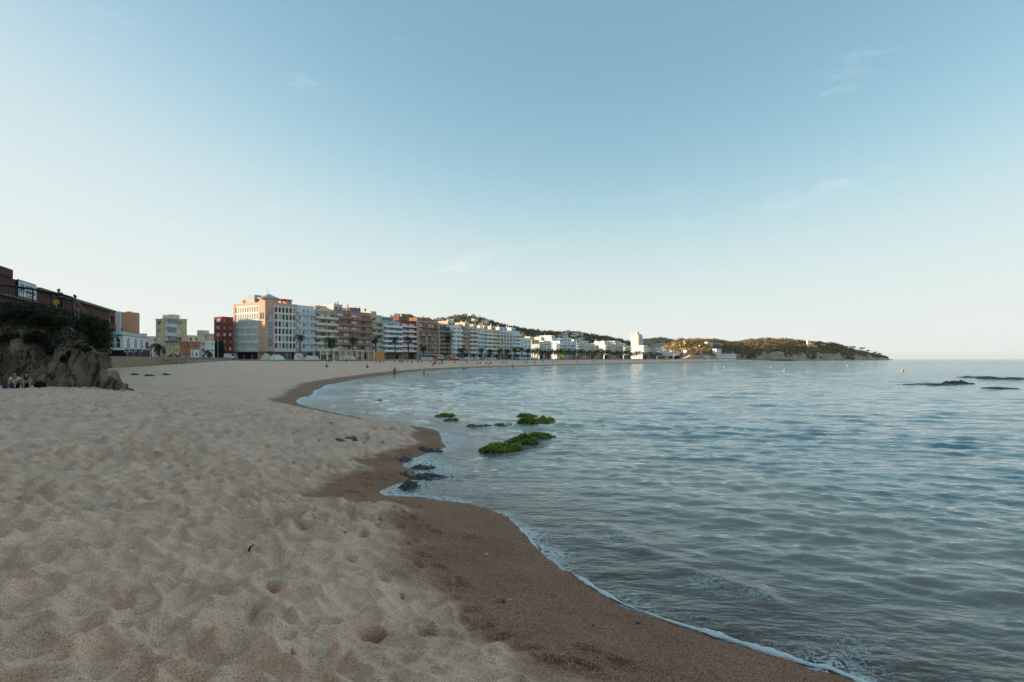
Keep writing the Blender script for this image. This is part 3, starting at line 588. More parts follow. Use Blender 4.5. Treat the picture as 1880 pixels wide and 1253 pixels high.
p = P(150, 590, 39); shrub('bushy_tree', 'dark bush between the railing foot and the rounded tree', (p.x, p.y, p.z-1), 1.2, 1, 1.25, 4500, leaf_dark, 132, .08, 'shrub', None)
# scrub that clings to the upper rock face
r = np.random.default_rng(9); tx = r.uniform(-44, -23, 60000); ty = r.uniform(31, 46, 60000); tz = cliff_z(tx, ty)
dens = sst(2.0, 4.4, tz+1.6*fbm2(tx*.5, ty*.5, 3, 88)); k = r.random(60000) < dens; pts = np.stack([tx[k], ty[k], tz[k]], -1)[:36000]+r.normal(size=(min(k.sum(), 36000), 3))*np.array([.14, .14, .12])+np.array([0, -.18, .12])
v, f = leaf_cloud(pts, .085, r); tag(link('cliff_scrub', npmesh('cliff_scrub', v, f, leaf_dark, smooth=False)), 'dark creeping scrub over the top of the cliff', 'scrub', kind='stuff')

# ---------------------------------------------------------------- railing along the cliff path
iron = mat('dark_iron', (.028, .028, .03), .5, .2, 6)
def pathline(lst): return [P(px, py, yy) for px, py, yy in lst]
hand = pathline([(-60, 516, 41), (0, 523.5, 41.5), (30, 527, 42), (60, 531.5, 42.5), (95, 538, 43), (120, 543, 43.2), (133, 547, 43.2), (142, 554, 42.6), (150, 567, 41.8), (157, 579, 41)])
mid = [p+Vector((0, 0, -.62)) for p in hand]
rl = tag(empty('path_railing', hand[0]-Vector((0, 0, 1))), 'dark iron railing with thick curving handrail along the cliff path', 'railing'); o0 = rl.location
def dense(pl, n=8): return [Vector(q) for q in np.stack([np.interp(np.linspace(0, len(pl)-1, n*len(pl)), range(len(pl)), [p[k] for p in pl]) for k in range(3)], -1)]
mb = MB(); mb.smooth = True; mb.tube([p-o0 for p in dense(hand, 4)], .075, 8); mb.build('handrail', iron, rl)
mb = MB(); mb.tube([p+Vector((0, 0, -.95))-o0 for p in dense(hand[:8], 3)], .022, 5); mb.build('lower_rail', iron, rl)
bal = dense(hand[:8], 20); bm1 = MB(); bm1.tube([(0, 0, 0), (0, 0, -.95)], .014, 5); bme = bm1.mesh('baluster'); bme.materials.append(iron)
acc = 0
for a, c in zip(bal, bal[1:]):
    acc += (c-a).length
    if acc > .17: acc = 0; link('baluster', bme, rl, a-o0)
pm = MB(); pm.tube([(0, 0, 0), (0, 0, -1.3)], .04, 6); pme = pm.mesh('post'); pme.materials.append(iron)
for k in range(0, len(hand)-1): link('post', pme, rl, hand[k]-o0)
# yellow tree-shaped emblem on the railing
em = P(103.5, 559, 42.9); gold = mat('yellow_paint', (.62, .46, .07), .5, .15, 8)
eo = tag(empty('railing_emblem', em), 'yellow tree-shaped emblem fixed to the railing beside the leaning person', 'emblem')
mb = MB(); mb.prism_xz([(-.035, -.5), (.035, -.5), (.03, .05), (-.03, .05)], -.02, .02); mb.prism_xz([(-.22, -.5), (0, -.38), (.22, -.5), (.1, -.53), (-.1, -.53)], -.018, .018); mb.build('emblem_trunk', gold, eo)
ck = []
for q in range(22): a = 2*math.pi*q/22; rr_ = (.30 if q % 2 else .2); ck.append((math.cos(a)*rr_*1.05, .17+math.sin(a)*rr_*.8))
mb = MB(); mb.prism_xz(ck, -.022, .022); mb.build('emblem_crown', gold, eo)

# ---------------------------------------------------------------- stone sea wall below the town
stone_a = mat('wall_stone', (.27, .2, .13), .95, .35, 2, .06, island=.35)
mort = mat('wall_mortar', (.16, .125, .095), .95, .2, 3)
W0, W1 = Vector((-62.5, 88.5, 0)), Vector((-106.2, 214.5, 0)); wl = (W1-W0).length; wa = math.atan2(W1.y-W0.y, W1.x-W0.x)
sw = tag(empty('stone_sea_wall', (W0.x, W0.y, 0), wa), 'rough brown stone retaining wall between the beach and the white restaurant', 'wall')
mb = MB(); mb.box(0, wl, .08, .7, .6, 2.9); mb.build('wall_core', mort, sw)
mb = MB(); mb.box(0, wl, -.08, .75, 2.9, 3.08); mb.build('coping', mat('coping_stone', (.3, .26, .21), .9, .2, 2), sw)
smesh = []
for k in range(6):
    bm = bmesh.new(); bmesh.ops.create_cube(bm, size=1)
    for v in bm.verts: v.co += Vector((random.uniform(-.12, .12), random.uniform(-.06, .06), random.uniform(-.12, .12)))
    bmesh.ops.bevel(bm, geom=bm.edges[:], offset=.09, segments=1); me = bpy.data.meshes.new('stone'); bm.to_mesh(me); bm.free(); me.materials.append(stone_a); smesh.append(me)
rest = MB(); x = 0.0; cnt = 0
for row in range(5):
    x = random.uniform(0, .4)
    while x < wl-.6:
        ln = random.uniform(.5, 1.15); hh = .44
        c = Vector((x+ln/2, .06, .9+row*.44+random.uniform(-.03, .03)))
        if x < 26 and cnt < 280: link('stone', random.choice(smesh), sw, c, (random.uniform(-.05, .05), random.choice([0, math.pi]), 0), (ln*.97, .3, hh*.97)); cnt += 1
        else: M = Matrix.Translation(c); rest.box(-ln*.47, ln*.47, -.16+random.uniform(-.05, .03), .1, -hh*.46, hh*.46, M)
        x += ln
ro = rest.build('stone_courses', stone_a, sw); ro['kind'] = 'stuff'
# ---------------------------------------------------------------- buildings
def col(h, k=1.0):
    c = [int(h[i:i+2], 16)/255 for i in (0, 2, 4)]; g = sum(c)/3; c = [min(1, (.78*x+.22*g)*1.05) for x in c]; return tuple((x/12.92 if x <= .04045 else ((x+.055)/1.055)**2.4)*k for x in c)
def plaster(h, k=1.0): return mat('plaster_'+h, col(h, k), .9, .1, .35)
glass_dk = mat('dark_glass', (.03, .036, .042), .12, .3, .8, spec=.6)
glass_sky = mat('pale_glass', (.12, .16, .18), .08, .3, .6, spec=.8)
curtain = mat('white_curtain', (.72, .72, .69), .85, .15, 3)
shutter_b = mat('brown_shutter', (.12, .06, .04), .7, .2, 3)
shutter_g = mat('grey_shutter', (.36, .36, .34), .7, .15, 3)
frame_w = mat('white_frame', (.62, .62, .6), .6, .08, 3)
frame_b = mat('brown_frame', (.1, .055, .035), .6, .15, 3)
roof_tile = mat('roof_tile', (.3, .13, .08), .9, .25, 2)
roof_grey = mat('roof_grey', (.28, .27, .26), .9, .2, .8)
steel = mat('galvanised_steel', (.35, .36, .37), .45, .15, 4, metal=.6)
WM = {}
def win_mesh(w, h, fill, fr, arch=False, mull=2):
    """a window: recessed pane with frame bars, origin at the bottom left of its opening, facing -y"""
    k = (round(w, 2), round(h, 2), fill, fr, arch, mull)
    if k in WM: return WM[k]
    mb = MB(); mb.mat(fill); mb.box(.02, w-.02, .05, .09, .02, h-.02)
    mb.mat(fr); tk = min(.09, w*.08)
    mb.box(0, tk, 0, .1, 0, h); mb.box(w-tk, w, 0, .1, 0, h); mb.box(tk, w-tk, 0, .1, 0, tk); mb.box(tk, w-tk, 0, .1, h-tk, h)
    for q in range(1, mull): x = w*q/mull; mb.box(x-tk*.5, x+tk*.5, .01, .095, tk, h-tk)
    me = mb.mesh('window'); WM[k] = me; return me
def wall_mesh(mb, W, H, holes, dep, fmap, z0=0):
    """one facade with real openings; fmap(x, depth, z) -> local point"""
    xs = sorted({0, W} | {round(v, 3) for h in holes for v in h[:2]}); zs = sorted({z0, H} | {round(v, 3) for h in holes for v in h[2:4]})
    hs_ = [(round(h[0], 3), round(h[1], 3), round(h[2], 3), round(h[3], 3)) for h in holes]
    for a, b in zip(xs, xs[1:]):
        inx = [h for h in hs_ if h[0] <= a+1e-4 and h[1] >= b-1e-4]
        runs = []; 
        for c, e in zip(zs, zs[1:]):
            if any(h[2] <= c+1e-4 and h[3] >= e-1e-4 for h in inx): continue
            if runs and abs(runs[-1][1]-c) < 1e-5: runs[-1][1] = e
            else: runs.append([c, e])
        for c, e in runs: mb.face(fmap(a, 0, c), fmap(b, 0, c), fmap(b, 0, e), fmap(a, 0, e))
    for h in holes:
        a, b, c, e = h[:4]
        mb.face(fmap(a, 0, c), fmap(a, dep, c), fmap(b, dep, c), fmap(b, 0, c)); mb.face(fmap(a, 0, e), fmap(b, 0, e), fmap(b, dep, e), fmap(a, dep, e))
        mb.face(fmap(a, 0, c), fmap(a, 0, e), fmap(a, dep, e), fmap(a, dep, c)); mb.face(fmap(b, 0, c), fmap(b, dep, c), fmap(b, dep, e), fmap(b, 0, e))
        if len(h) > 4 and h[4]:                                   # arched head: fill the two upper corners
            r_ = (b-a)/2; cx = (a+b)/2; zc = e-r_; n = 5
            for sg in (-1, 1):
                arc = [(cx+sg*r_*math.cos(math.pi/2*q/n), zc+r_*math.sin(math.pi/2*q/n)) for q in range(n+1)]
                for (x1, z1), (x2, z2) in zip(arc, arc[1:]): mb.face(fmap(x1, .01, z1), fmap(x2, .01, z2), fmap(x2, .01, e), fmap(x1, .01, e))
                for (x1, z1), (x2, z2) in zip(arc, arc[1:]): mb.face(fmap(x1, .01, z1), fmap(x1, dep, z1), fmap(x2, dep, z2), fmap(x2, .01, z2))
CURT = [glass_dk, glass_dk, glass_dk, curtain, glass_sky, shutter_g]
def rail_mesh(W, dpt, h, m, kind):
    mb = MB(); mb.mat(m)
    if kind == 'bars':
        mb.box(0, W, -dpt-.02, -dpt+.03, h-.06, h); n = max(4, int(W/.3))
        for q in range(n+1): x = W*q/n; mb.box(x-.025, x+.025, -dpt-.005, -dpt+.02, 0, h-.06)
    else: mb.box(0, W, -dpt, -dpt+.1, -.02, h); mb.box(0, .1, -dpt+.1, -.0, -.02, h); mb.box(W-.1, W, -dpt+.1, -.0, -.02, h)
    return mb
def building(name, label, px0, px1, ytop, floors, wall='d8cfc0', style='balcony', bays=3, par=None, rail='solid', dep=14, off=0.0, zg=None, group='apartment blocks along the seafront', cat='building', top=True, shop='dark', trim=None, fills=None, frame=None, pier=.0, bd=1.1, line=None, gh=3.9, awn=None, lod=0, side_win=True, pent=None, seed=None, wfrac=.72, setback=.25):
    rnd = random.Random(seed if seed is not None else int(px0*7+px1)); zg = GZ if zg is None else zg
    if line: p0, p1 = line
    else: p0, p1 = row_pt(px0, off), row_pt(px1, off)
    W = (p1-p0).length-.06; rz = math.atan2(p1.y-p0.y, p1.x-p0.x); Ym = (p0.y+p1.y)/2
    H = EYE+(HOR-ytop)/F*Ym-zg; t = tag(empty(name, (p0.x, p0.y, zg), rz), label, cat, group)
    bd *= 1.35; fh = (H-gh-.9)/floors; wm = plaster(wall); pm = plaster(par) if par else wm; tm = plaster(trim) if trim else wm; fr = frame or frame_w; fills = fills or CURT
    holes = []; wins = []; bw = (W-.6)/bays
    for fl in range(floors):
        zf = gh+fl*fh
        for q in range(bays):
            x0 = .3+q*bw
            if style == 'arch': a, b, c, e = x0+bw*.2, x0+bw*.8, zf+.35, zf+fh*.84
            elif style == 'window': a, b, c, e = x0+bw*(.5-wfrac*.3), x0+bw*(.5+wfrac*.3), zf+fh*.22, zf+fh*.8
            else: a, b, c, e = x0+bw*(.5-wfrac*.5), x0+bw*(.5+wfrac*.5), zf+.08, zf+fh*.8
            holes.append((a, b, c, e, style == 'arch')); wins.append((a, b-a, c, e-c))
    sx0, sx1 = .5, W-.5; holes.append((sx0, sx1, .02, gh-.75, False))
    mb = MB(); mb.mat(wm); wall_mesh(mb, W, H, holes, setback, lambda x, y, z: (x, y, z))
    lh = []; lw = []
    if side_win:
        nb = max(2, int(dep/4.5)); sbw = dep/nb
        for fl in range(floors):
            for q in range(nb):
                if rnd.random() < .55: a = q*sbw+sbw*.36; c = gh+fl*fh+fh*.3; lh.append((a, a+sbw*.26, c, c+fh*.42, False)); lw.append((a, sbw*.26, c, fh*.42))
    wall_mesh(mb, dep, H, lh, .2, lambda a, y, z: (y, dep-a, z))
    mb.face((W, 0, 0), (W, dep, 0), (W, dep, H), (W, 0, H)); mb.face((W, dep, 0), (0, dep, 0), (0, dep, H), (W, dep, H)); mb.face((0, 0, H-.35), (W, 0, H-.35), (W, dep, H-.35), (0, dep, H-.35))
    mb.build('wall', None, t)
    for a, w_, c, h_ in wins:
        link('window', win_mesh(w_, h_, rnd.choice(fills), fr, False, 3 if w_ > 2.2 else 2), t, (a, setback-.1, c))
    for a, w_, c, h_ in lw: link('window', win_mesh(w_, h_, rnd.choice(CURT), fr, False, 2), t, (.2-.1, dep-a, c), (0, 0, -math.pi/2))
    if style in ('balcony', 'loggia'):
        me = None
        for fl in range(floors):
            z_ = gh+fl*fh
            mb = MB(); mb.mat(tm); mb.box(.02, W-.02, -bd, -.003, -.16, .04)
            for dv in range(1, bays) if rail != 'bars' else (): mb.box(.3+dv*bw-.06, .3+dv*bw+.06, -bd+.25, -.004, .04, fh-.16) if dv % 2 == 0 else None
            if me is None: me = mb.mesh('balcony'); r2 = rail_mesh(W-.06, bd, .98, pm, rail); rme = r2.mesh('parapet' if rail != 'bars' else 'railing')
            bo = link('balcony', me, t, (0, 0, z_)); link('parapet' if rail != 'bars' else 'railing', rme, bo, (.03, 0, .045))
    elif style == 'window':
        me = None
        for fl in range(floors):
            for q in range(bays):
                a, w_, c, h_ = wins[fl*bays+q]
                if me is None:
                    mb = MB(); mb.mat(tm); mb.box(-.25, w_+.25, -.55, -.003, -.14, 0); mb.mat(pm); r2 = rail_mesh(w_+.5, .55, .8, pm, rail); mb.raw([(x-.25, y, z+.003) for x, y, z in r2.v], r2.f); me = mb.mesh('balcony')
                link('balcony', me, t, (a, 0, c-.03))
    if pier:
        pme = MB(); pme.mat(tm); pme.box(-pier/2, pier/2, -bd-.12, -.002, 0, H-.1); pme = pme.mesh('pier')
        for q in (0, bays): link('pier', pme, t, (min(max(.3+q*bw, pier/2+.02), W-pier/2-.02), 0, 0))
    # ground floor: shopfront deep in shade under an awning
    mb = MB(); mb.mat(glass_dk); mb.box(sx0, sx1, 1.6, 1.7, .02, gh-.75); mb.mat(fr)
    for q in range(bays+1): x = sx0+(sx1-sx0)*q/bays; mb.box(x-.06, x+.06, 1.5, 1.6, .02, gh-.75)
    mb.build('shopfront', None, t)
    if awn:
        mb = MB(); mb.mat(plaster(awn)); mb.raw([(.4, -.01, gh-.5), (W-.4, -.01, gh-.5), (W-.4, -2.3, gh-1.25), (.4, -2.3, gh-1.25), (.4, -.01, gh-.6), (W-.4, -.01, gh-.6), (W-.4, -2.3, gh-1.35), (.4, -2.3, gh-1.35)], [(0, 3, 2, 1), (4, 5, 6, 7), (3, 7, 6, 2), (0, 4, 7, 3), (1, 2, 6, 5)])
        mb.box(.4, W-.4, -2.33, -2.3, gh-1.65, gh-1.25); mb.build('awning', None, t)
    mb = MB(); mb.mat(tm); mb.box(-.06, W+.06, -.22, .15, H-.34, H+.05); mb.box(-.06, .2, .15, dep, H-.34, H+.05); mb.build('cornice', None, t)
    if top:
        pw = W*rnd.uniform(.45, .7); x0 = rnd.uniform(.1, W-pw-.1); ph = rnd.uniform(2.2, 3.0); hp = plaster(pent or wall)
        mb = MB(); mb.mat(hp); mb.box(x0, x0+pw, 3.2, dep-2, H-.34, H+ph); mb.build('penthouse', None, t)
        wme = win_mesh(pw*.3, ph*.55, glass_dk, fr); link('window', wme, t, (x0+pw*.12, 3.09, H+.2)); link('window', wme, t, (x0+pw*.58, 3.09, H+.2))
        for q in range(rnd.randint(1, 3)):
            cxx = rnd.uniform(.6, W-1.2); cyy = rnd.uniform(3.5, dep-3); ch = rnd.uniform(.9, 1.8)
            mb = MB(); mb.mat(plaster(rnd.choice(['c9a184', 'd8cfc0', 'b98265']))); mb.box(cxx, cxx+.55, cyy, cyy+.55, H-.3, H+ph*.9+ch); mb.box(cxx-.1, cxx+.65, cyy-.1, cyy+.65, H+ph*.9+ch, H+ph*.9+ch+.15); mb.build('chimney', None, t)
        if rnd.random() < .6:
            ax_ = rnd.uniform(1, W-1); mb = MB(); hh = rnd.uniform(3, 5); mb.tube([(ax_, 5, H), (ax_, 5, H+hh)], .035, 5)
            for q in range(4): mb.tube([(ax_-.5, 5, H+hh-.25*q), (ax_+.5, 5, H+hh-.25*q)], .015, 4)
            mb.build('aerial', steel, t)
    return t, W, H, dep, fh
B = building
# --- the big corner hotel with arcaded floors
def corner_hotel():
    pc = row_pt(487); p1 = row_pt(545); W = (p1-pc).length-.05; D = 22.0; Ym = (pc.y+p1.y)/2; H = EYE+(HOR-557)/F*Ym-GZ; Hc = H+.5
    t = tag(empty('corner_hotel', (pc.x, pc.y, GZ), ROW_RZ), 'large salmon corner hotel with white arcaded facades and a domed roof pavilion', 'building', 'apartment blocks along the seafront')
    sal = plaster('d6a283'); wh = plaster('dedad0'); gh = 4.2; fl = 6; fh = (H-gh-1.4)/fl; c0 = 4.2
    mb = MB(); mb.mat(wh); holes = []; bw = (W-c0-.5)/6; wn = []
    for f_ in range(fl):
        for q in range(6): x = c0+.2+q*bw; z_ = gh+f_*fh; holes.append((x+bw*.12, x+bw*.88, z_+.45, z_+fh*.92, True))
    wall_mesh(mb, W-.5, H-1.1, holes, .8, lambda x, y, z: (x, y, z)) if False else None
    hh = [(a-c0, b-c0, c, e, g) for a, b, c, e, g in holes]
    wall_mesh(mb, W-c0-.4, H-1.1, hh+[(.4, W-c0-1, .02, gh-.9, False)], .9, lambda x, y, z: (x+c0, y, z)); mb.build('arcade_front', None, t)
    mb = MB(); mb.mat(wh); bl = (D-c0-1.6)/10; lh = []
    for f_ in range(fl):
        for q in range(10): a = 1.2+q*bl; z_ = gh+f_*fh; lh.append((a+bl*.2, a+bl*.8, z_+.45, z_+fh*.9, True))
    l2 = [(a-1.1, b-1.1, c, e, g) for a, b, c, e, g in lh]
    wall_mesh(mb, D-c0-1.1, H-1.1, l2+[(.5, D-c0-2, .02, gh-.9, False)], .9, lambda a, y, z: (y, D-1.1-a, z)); mb.build('arcade_side', None, t)
    for a, b, c, e, g in holes: link('window', win_mesh(b-a, e-c, random.choice([glass_dk, glass_dk, shutter_b, curtain, glass_dk]), frame_b, True), t, (a, .79, c))
    for a, b, c, e, g in lh: link('window', win_mesh(b-a, e-c, random.choice([glass_dk, glass_dk, curtain, shutter_b]), frame_b, True), t, (.79, D-a, c), (0, 0, -math.pi/2))
    for f_ in range(fl):
        mb = MB(); mb.mat(wh); z_ = gh+f_*fh
        mb.box(c0+.05, W-.45, -.16, -.003, z_-.1, z_+.22); mb.build('balustrade', None, t)
        mb = MB(); mb.mat(wh); mb.box(-.16, -.003, c0+.05, D-1.15, z_-.1, z_+.22); mb.build('balustrade', None, t)
    mb = MB(); mb.mat(sal); mb.box(-.25, c0, -.25, c0, 0, Hc); mb.box(W-.4, W, -.2, 4, 0, H); mb.box(-.2, 4, D-1.1, D, 0, H); mb.box(c0, W-.4, -.12, .9, H-1.1, H); mb.box(-.12, .9, c0, D-1.1, H-1.1, H)
    mb.box(.9, W-.01, .91, D-.01, H-.5, H-.3); mb.face((W, 0, 0), (W, D, 0), (W, D, H), (W, 0, H)); mb.face((W, D, 0), (0, D, 0), (0, D, H), (W, D, H)); mb.build('wall', None, t)
    # corner bay: stacked glazed oriel on the sea face
    for z0, z1 in ((1.2, 3.6), (5.4, 16.0), (18.6, 21.0)):
        mb = MB(); mb.mat(glass_sky); mb.box(1.0, 3.3, -.42, -.26, z0, z1); mb.mat(frame_w)
        for x in (1.0, 1.75, 2.55, 3.3): mb.box(x-.06, x+.06, -.47, -.26, z0, z1)
        z = z0
        while z <= z1+.01: mb.box(.94, 3.36, -.46, -.258, z-.06, z+.06); z += 1.5
        mb.build('oriel_window', None, t)
    mb = MB(); mb.mat(glass_sky); mb.box(-.4, -.26, 1.0, 3.2, 17, 19.6); mb.box(-.2, 1.2, -.42, -.26, 16.6, 18.2); mb.mat(frame_w); mb.box(-.45, -.26, .9, 1.0, 16.9, 19.7); mb.box(-.45, -.26, 3.2, 3.3, 16.9, 19.7); mb.build('oriel_window', None, t)
    # roof pavilion: round drum with a low cone, terrace walls, stair box
    mb = MB(); mb.mat(sal); mb.lathe([(3.9, H-.3), (3.9, H+1.9)], 20, (6.2, 6.2, 0)); mb.build('roof_drum', None, t)
    mb = MB(); mb.mat(mat('zinc_roof', (.42, .45, .46), .5, .1, 1)); mb.lathe([(4.7, H+1.9), (4.7, H+2.1), (2.4, H+3.1), (.3, H+4.1), (.15, H+4.3)], 20, (6.2, 6.2, 0)); mb.build('roof_cone', None, t)
    mb = MB(); mb.mat(plaster('aab4b8')); mb.box(1.5, 5, 9.5, 14, H-.3, H+3.6); mb.build('lift_house', None, t)
    for x, y in ((W-3.6, 2.2), (W-1.9, 2.2), (W-3.6, 6), (2.2, 15), (2.2, 18.4), (W-1.9, 6)):
        mb = MB(); mb.mat(sal); mb.box(x, x+1.1, y, y+1.2, H-.3, H+1.9); mb.build('roof_pillar', None, t)
    mb = MB(); mb.mat(roof_tile); mb.box(W-5.6, W-.4, 1.8, 8, H+1.9, H+2.15); mb.build('roof_canopy', None, t)
    mb = MB(); mb.tube([(3.4, 3.4, Hc), (3.4, 3.4, Hc+6.5)], .07, 6); mb.build('flagpole', steel, t)
    mb = MB(); mb.mat(plaster('7a2b22')); mb.box(-.5, W-.3, -2.4, -.27, 2.9, 3.15); mb.box(-2.4, -.5, -2.4, D-2, 2.9, 3.15); mb.build('awning', None, t)
    mb = MB(); mb.mat(glass_dk); mb.box(c0+.4, W-1, .95, 1.0, .05, gh-.9); mb.box(.95, 1.0, c0+.4, D-2, .05, gh-.9); mb.build('shopfront', None, t)
corner_hotel()
RB = [glass_dk, shutter_b, curtain]
B('apartment_block', 'pale blue apartment block with turquoise glass balconies beside the salmon hotel', 545.5, 577, 562, 6, 'd8dddd', 'balcony', 4, 'a9c4c8', dep=14, fills=[curtain, glass_sky, curtain, glass_dk], wfrac=.5, bd=.9, trim='dfe3e2', top=False)
t3 = B('apartment_block', 'cream apartment block with long curved balconies and shallow gable', 577.3, 617, 571, 6, 'b7a58a', 'balcony', 4, 'd3ccb6', dep=14, fills=RB, bd=1.3, pent='c9a184', trim='cdbfa4')
mb = MB(); mb.mat(plaster('d3ccb6')); mb.prism_xz([(0, t3[2]), (t3[1], t3[2]), (t3[1]/2, t3[2]+1.6)], -.35, .1); mb.build('gable', None, t3[0])
B('apartment_block', 'narrow brick brown apartment block with white top awning', 617.3, 643.5, 570, 6, 'ad8775', 'balcony', 2, 'a87866', dep=13, fills=[curtain, glass_dk, curtain], bd=1.2, pent='c9c4ba', wfrac=.86)
B('apartment_block', 'wide brick brown apartment block with red parapets and sloping roof canopy', 643.8, 680.5, 574, 6, 'b28d7b', 'balcony', 3, 'a8705e', dep=13, fills=[curtain, glass_sky, glass_dk], bd=1.2, wfrac=.86, pent='7d5a4c', off=.6)
B('apartment_block', 'cream apartment block with olive awnings between brick and white blocks', 680.8, 701.5, 579, 6, 'c4b79f', 'balcony', 2, 'b9ab92', dep=13, fills=[glass_dk, shutter_b, curtain], bd=1.1, off=-.3, trim='d8cfc0')
B('apartment_block', 'white apartment block with long plain parapets and a teal roof room', 701.8, 735, 590, 6, 'aeb6b8', 'balcony', 4, 'dfe3e3', dep=13, bd=1.3, fills=[glass_dk, curtain, glass_sky], pent='3f8d85', off=.4, awn='7a2b22')
B('apartment_block', 'dark red apartment block with white bay windows and bright red top band', 735.3, 763, 590, 6, '8f4a40', 'balcony', 2, 'd6d0c8', dep=13, bd=.9, fills=[curtain, glass_sky, curtain], trim='b03325', wfrac=.8)
B('apartment_block', 'long terracotta apartment block with cream balcony slabs and small bays', 763.3, 803, 591, 7, '9f6958', 'balcony', 7, 'a87c68', rail='bars', dep=13, bd=1.3, fills=RB, trim='d6b8a0', pier=.4, off=.3, awn='8fa6c0')
B('apartment_block', 'dark grey brown apartment block with solid parapets next to terracotta block', 803.3, 828, 601, 6, '6f6258', 'balcony', 3, '8d7f72', dep=13, bd=1.2, fills=[glass_dk, shutter_b], off=-.2, pent='c8b7a0')
B('apartment_block', 'white apartment block with pale glazed bay windows', 828.3, 847, 598, 6, 'e2e4e2', 'balcony', 2, 'd5dde0', dep=13, bd=1.0, fills=[glass_sky, glass_sky, curtain], off=.8, pent='d9b596')
B('apartment_block', 'pinkish narrow apartment block beside the white glazed one', 847.3, 860, 603, 6, 'a88478', 'balcony', 2, 'b08d80', dep=13, bd=.9, fills=RB)
B('apartment_block', 'light grey block with dark wide balcony openings', 860.3, 875.5, 600, 6, 'cdc8be', 'balcony', 2, 'd8d4ca', dep=13, bd=1.1, fills=[glass_dk, shutter_b], pent='e2c9ae')
B('apartment_block', 'slim pale blue block with glazed galleries', 875.8, 888, 603, 6, 'c9d6d8', 'balcony', 2, 'c9d6d8', dep=13, bd=.8, fills=[glass_sky, curtain], off=.3, pent='d9b596')
B('apartment_block', 'cream block with white parapets and bent balcony fronts', 888.3, 903.5, 605, 6, 'd6cdb8', 'balcony', 2, 'e3dfd2', dep=13, bd=1.2, off=.4, pent='e2c9ae')
B('apartment_block', 'yellowish block with low balconies left of the slatted white one', 903.8, 918.5, 606, 6, 'd3c49c', 'balcony', 2, 'd9cfb2', dep=13, bd=1.0, pent='e2c9ae')
B('apartment_block', 'white block with dark slatted balcony railings', 918.8, 941, 607, 6, 'dcdedb', 'balcony', 4, 'e4e6e4', rail='bars', dep=13, bd=1.4, fills=[glass_dk, glass_dk, shutter_g], off=.5)
B('apartment_block', 'white block with solid parapets at the end of the tall row', 941.3, 955, 608, 6, 'd4d5d0', 'balcony', 2, 'dfe1de', dep=13, bd=1.2, off=.2)
B('apartment_block', 'low white block with three narrow upright windows', 955.3, 975, 621, 3, 'dfe0dc', 'window', 3, 'bdbdb8', rail='bars', dep=13, wfrac=.6, off=.2, pent='c07a5a')
B('apartment_block', 'sand coloured block side lit by the sun behind the palms', 976, 990, 624, 4, 'd8bd8c', 'window', 2, 'd8c9a8', dep=16, off=-6, pent='e2d2b0', rail='bars')
B('apartment_block', 'small grey green block half hidden by palms', 990.5, 998, 632, 3, 'b9c2b8', 'window', 2, 'c9cfc8', dep=12, off=2, rail='bars', top=False)
FAR = [(999, 1012, 626, 5, 'e6e2d6', 'bright white stepped block right after the gap in the row', -4), (1012.5, 1027, 621, 5, 'e8dfcb', 'tallest cream white block in the far palm lined row', -8), (1027.5, 1042, 627, 4, 'dfe4e4', 'white far block with pale blue balconies', 0),
       (1042.5, 1058, 627, 4, 'd3dadb', 'plain pale blue grey far block', 3), (1058.5, 1075, 629, 4, 'e2dccb', 'cream far block with rooftop huts', -3), (1075.5, 1092, 631, 4, 'd8d2c4', 'grey cream far block with dark balconies behind palms', 2), (1092.5, 1108, 640, 2, 'd9b68c', 'low sand coloured house below the brown pines', 0),
       (1110, 1130, 631, 4, 'ebe4d6', 'white far block with long balconies left of the tower', -2), (1130.5, 1144, 631, 4, 'cfc7ba', 'grey far block with dark gallery openings', 6), (1145, 1158, 635, 4, 'e8ddc8', 'slim sunlit cream block before the tower', 0), (1180.5, 1194, 639, 4, 'e5e5e0', 'white block directly right of the tower', 0),
       (1194.5, 1206, 640, 4, 'b8b0a4', 'brown grey balconied block second from the tower', 3), (1206.5, 1222, 643, 3, 'dcdfdc', 'pale block third from the tower', 0), (1222.5, 1236, 646, 3, 'd6dad8', 'small pale block near the end of the far row', 0), (1236.5, 1250, 649, 2, 'dadcd9', 'last low pale block of the far row', -4)]
for a, b_, y, fl, c, lb, of in FAR: B('far_apartment_block', lb, a, b_, y, fl, c, 'balcony', 3, c, dep=16, off=of, bd=1.1, group='far apartment blocks behind the palms', side_win=True, gh=4.5, zg=GZ)
B('tower_block', 'tall white tower block standing above the far row', 1171, 1179, 614, 11, 'dcd6c8', 'balcony', 3, 'd8d0c0', dep=9, off=-22, bd=1.0, group='far apartment blocks behind the palms', cat='tower', pent='ece6da')
# ---------------------------------------------------------------- buildings left of the row
# terraced brick building above the cliff, seen along its shaded front
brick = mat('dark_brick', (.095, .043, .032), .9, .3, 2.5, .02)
tb0 = Vector((-62.0, 38.5, 0)); tb1 = Vector((-50.3, 60, 0)); tb2 = Vector((-62.0, 87.5, 0))
def seg_building(name, label, a, b_, ztop, dep, m, zb=2.4, cat='building'):
    rz = math.atan2(b_.y-a.y, b_.x-a.x); t = tag(empty(name, (a.x, a.y, zb), rz), label, cat); return t, (b_-a).length, ztop-zb
def zpx(py, Y): return EYE+(HOR-py)/F*Y
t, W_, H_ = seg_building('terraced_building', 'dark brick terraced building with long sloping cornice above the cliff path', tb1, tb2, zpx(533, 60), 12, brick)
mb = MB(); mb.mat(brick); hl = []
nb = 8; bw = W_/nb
for q in range(nb): hl += [(q*bw+.35, (q+1)*bw-.35, H_-2.9, H_-1.35, False), (q*bw+.35, (q+1)*bw-.35, H_-5.9, H_-4.2, False)]
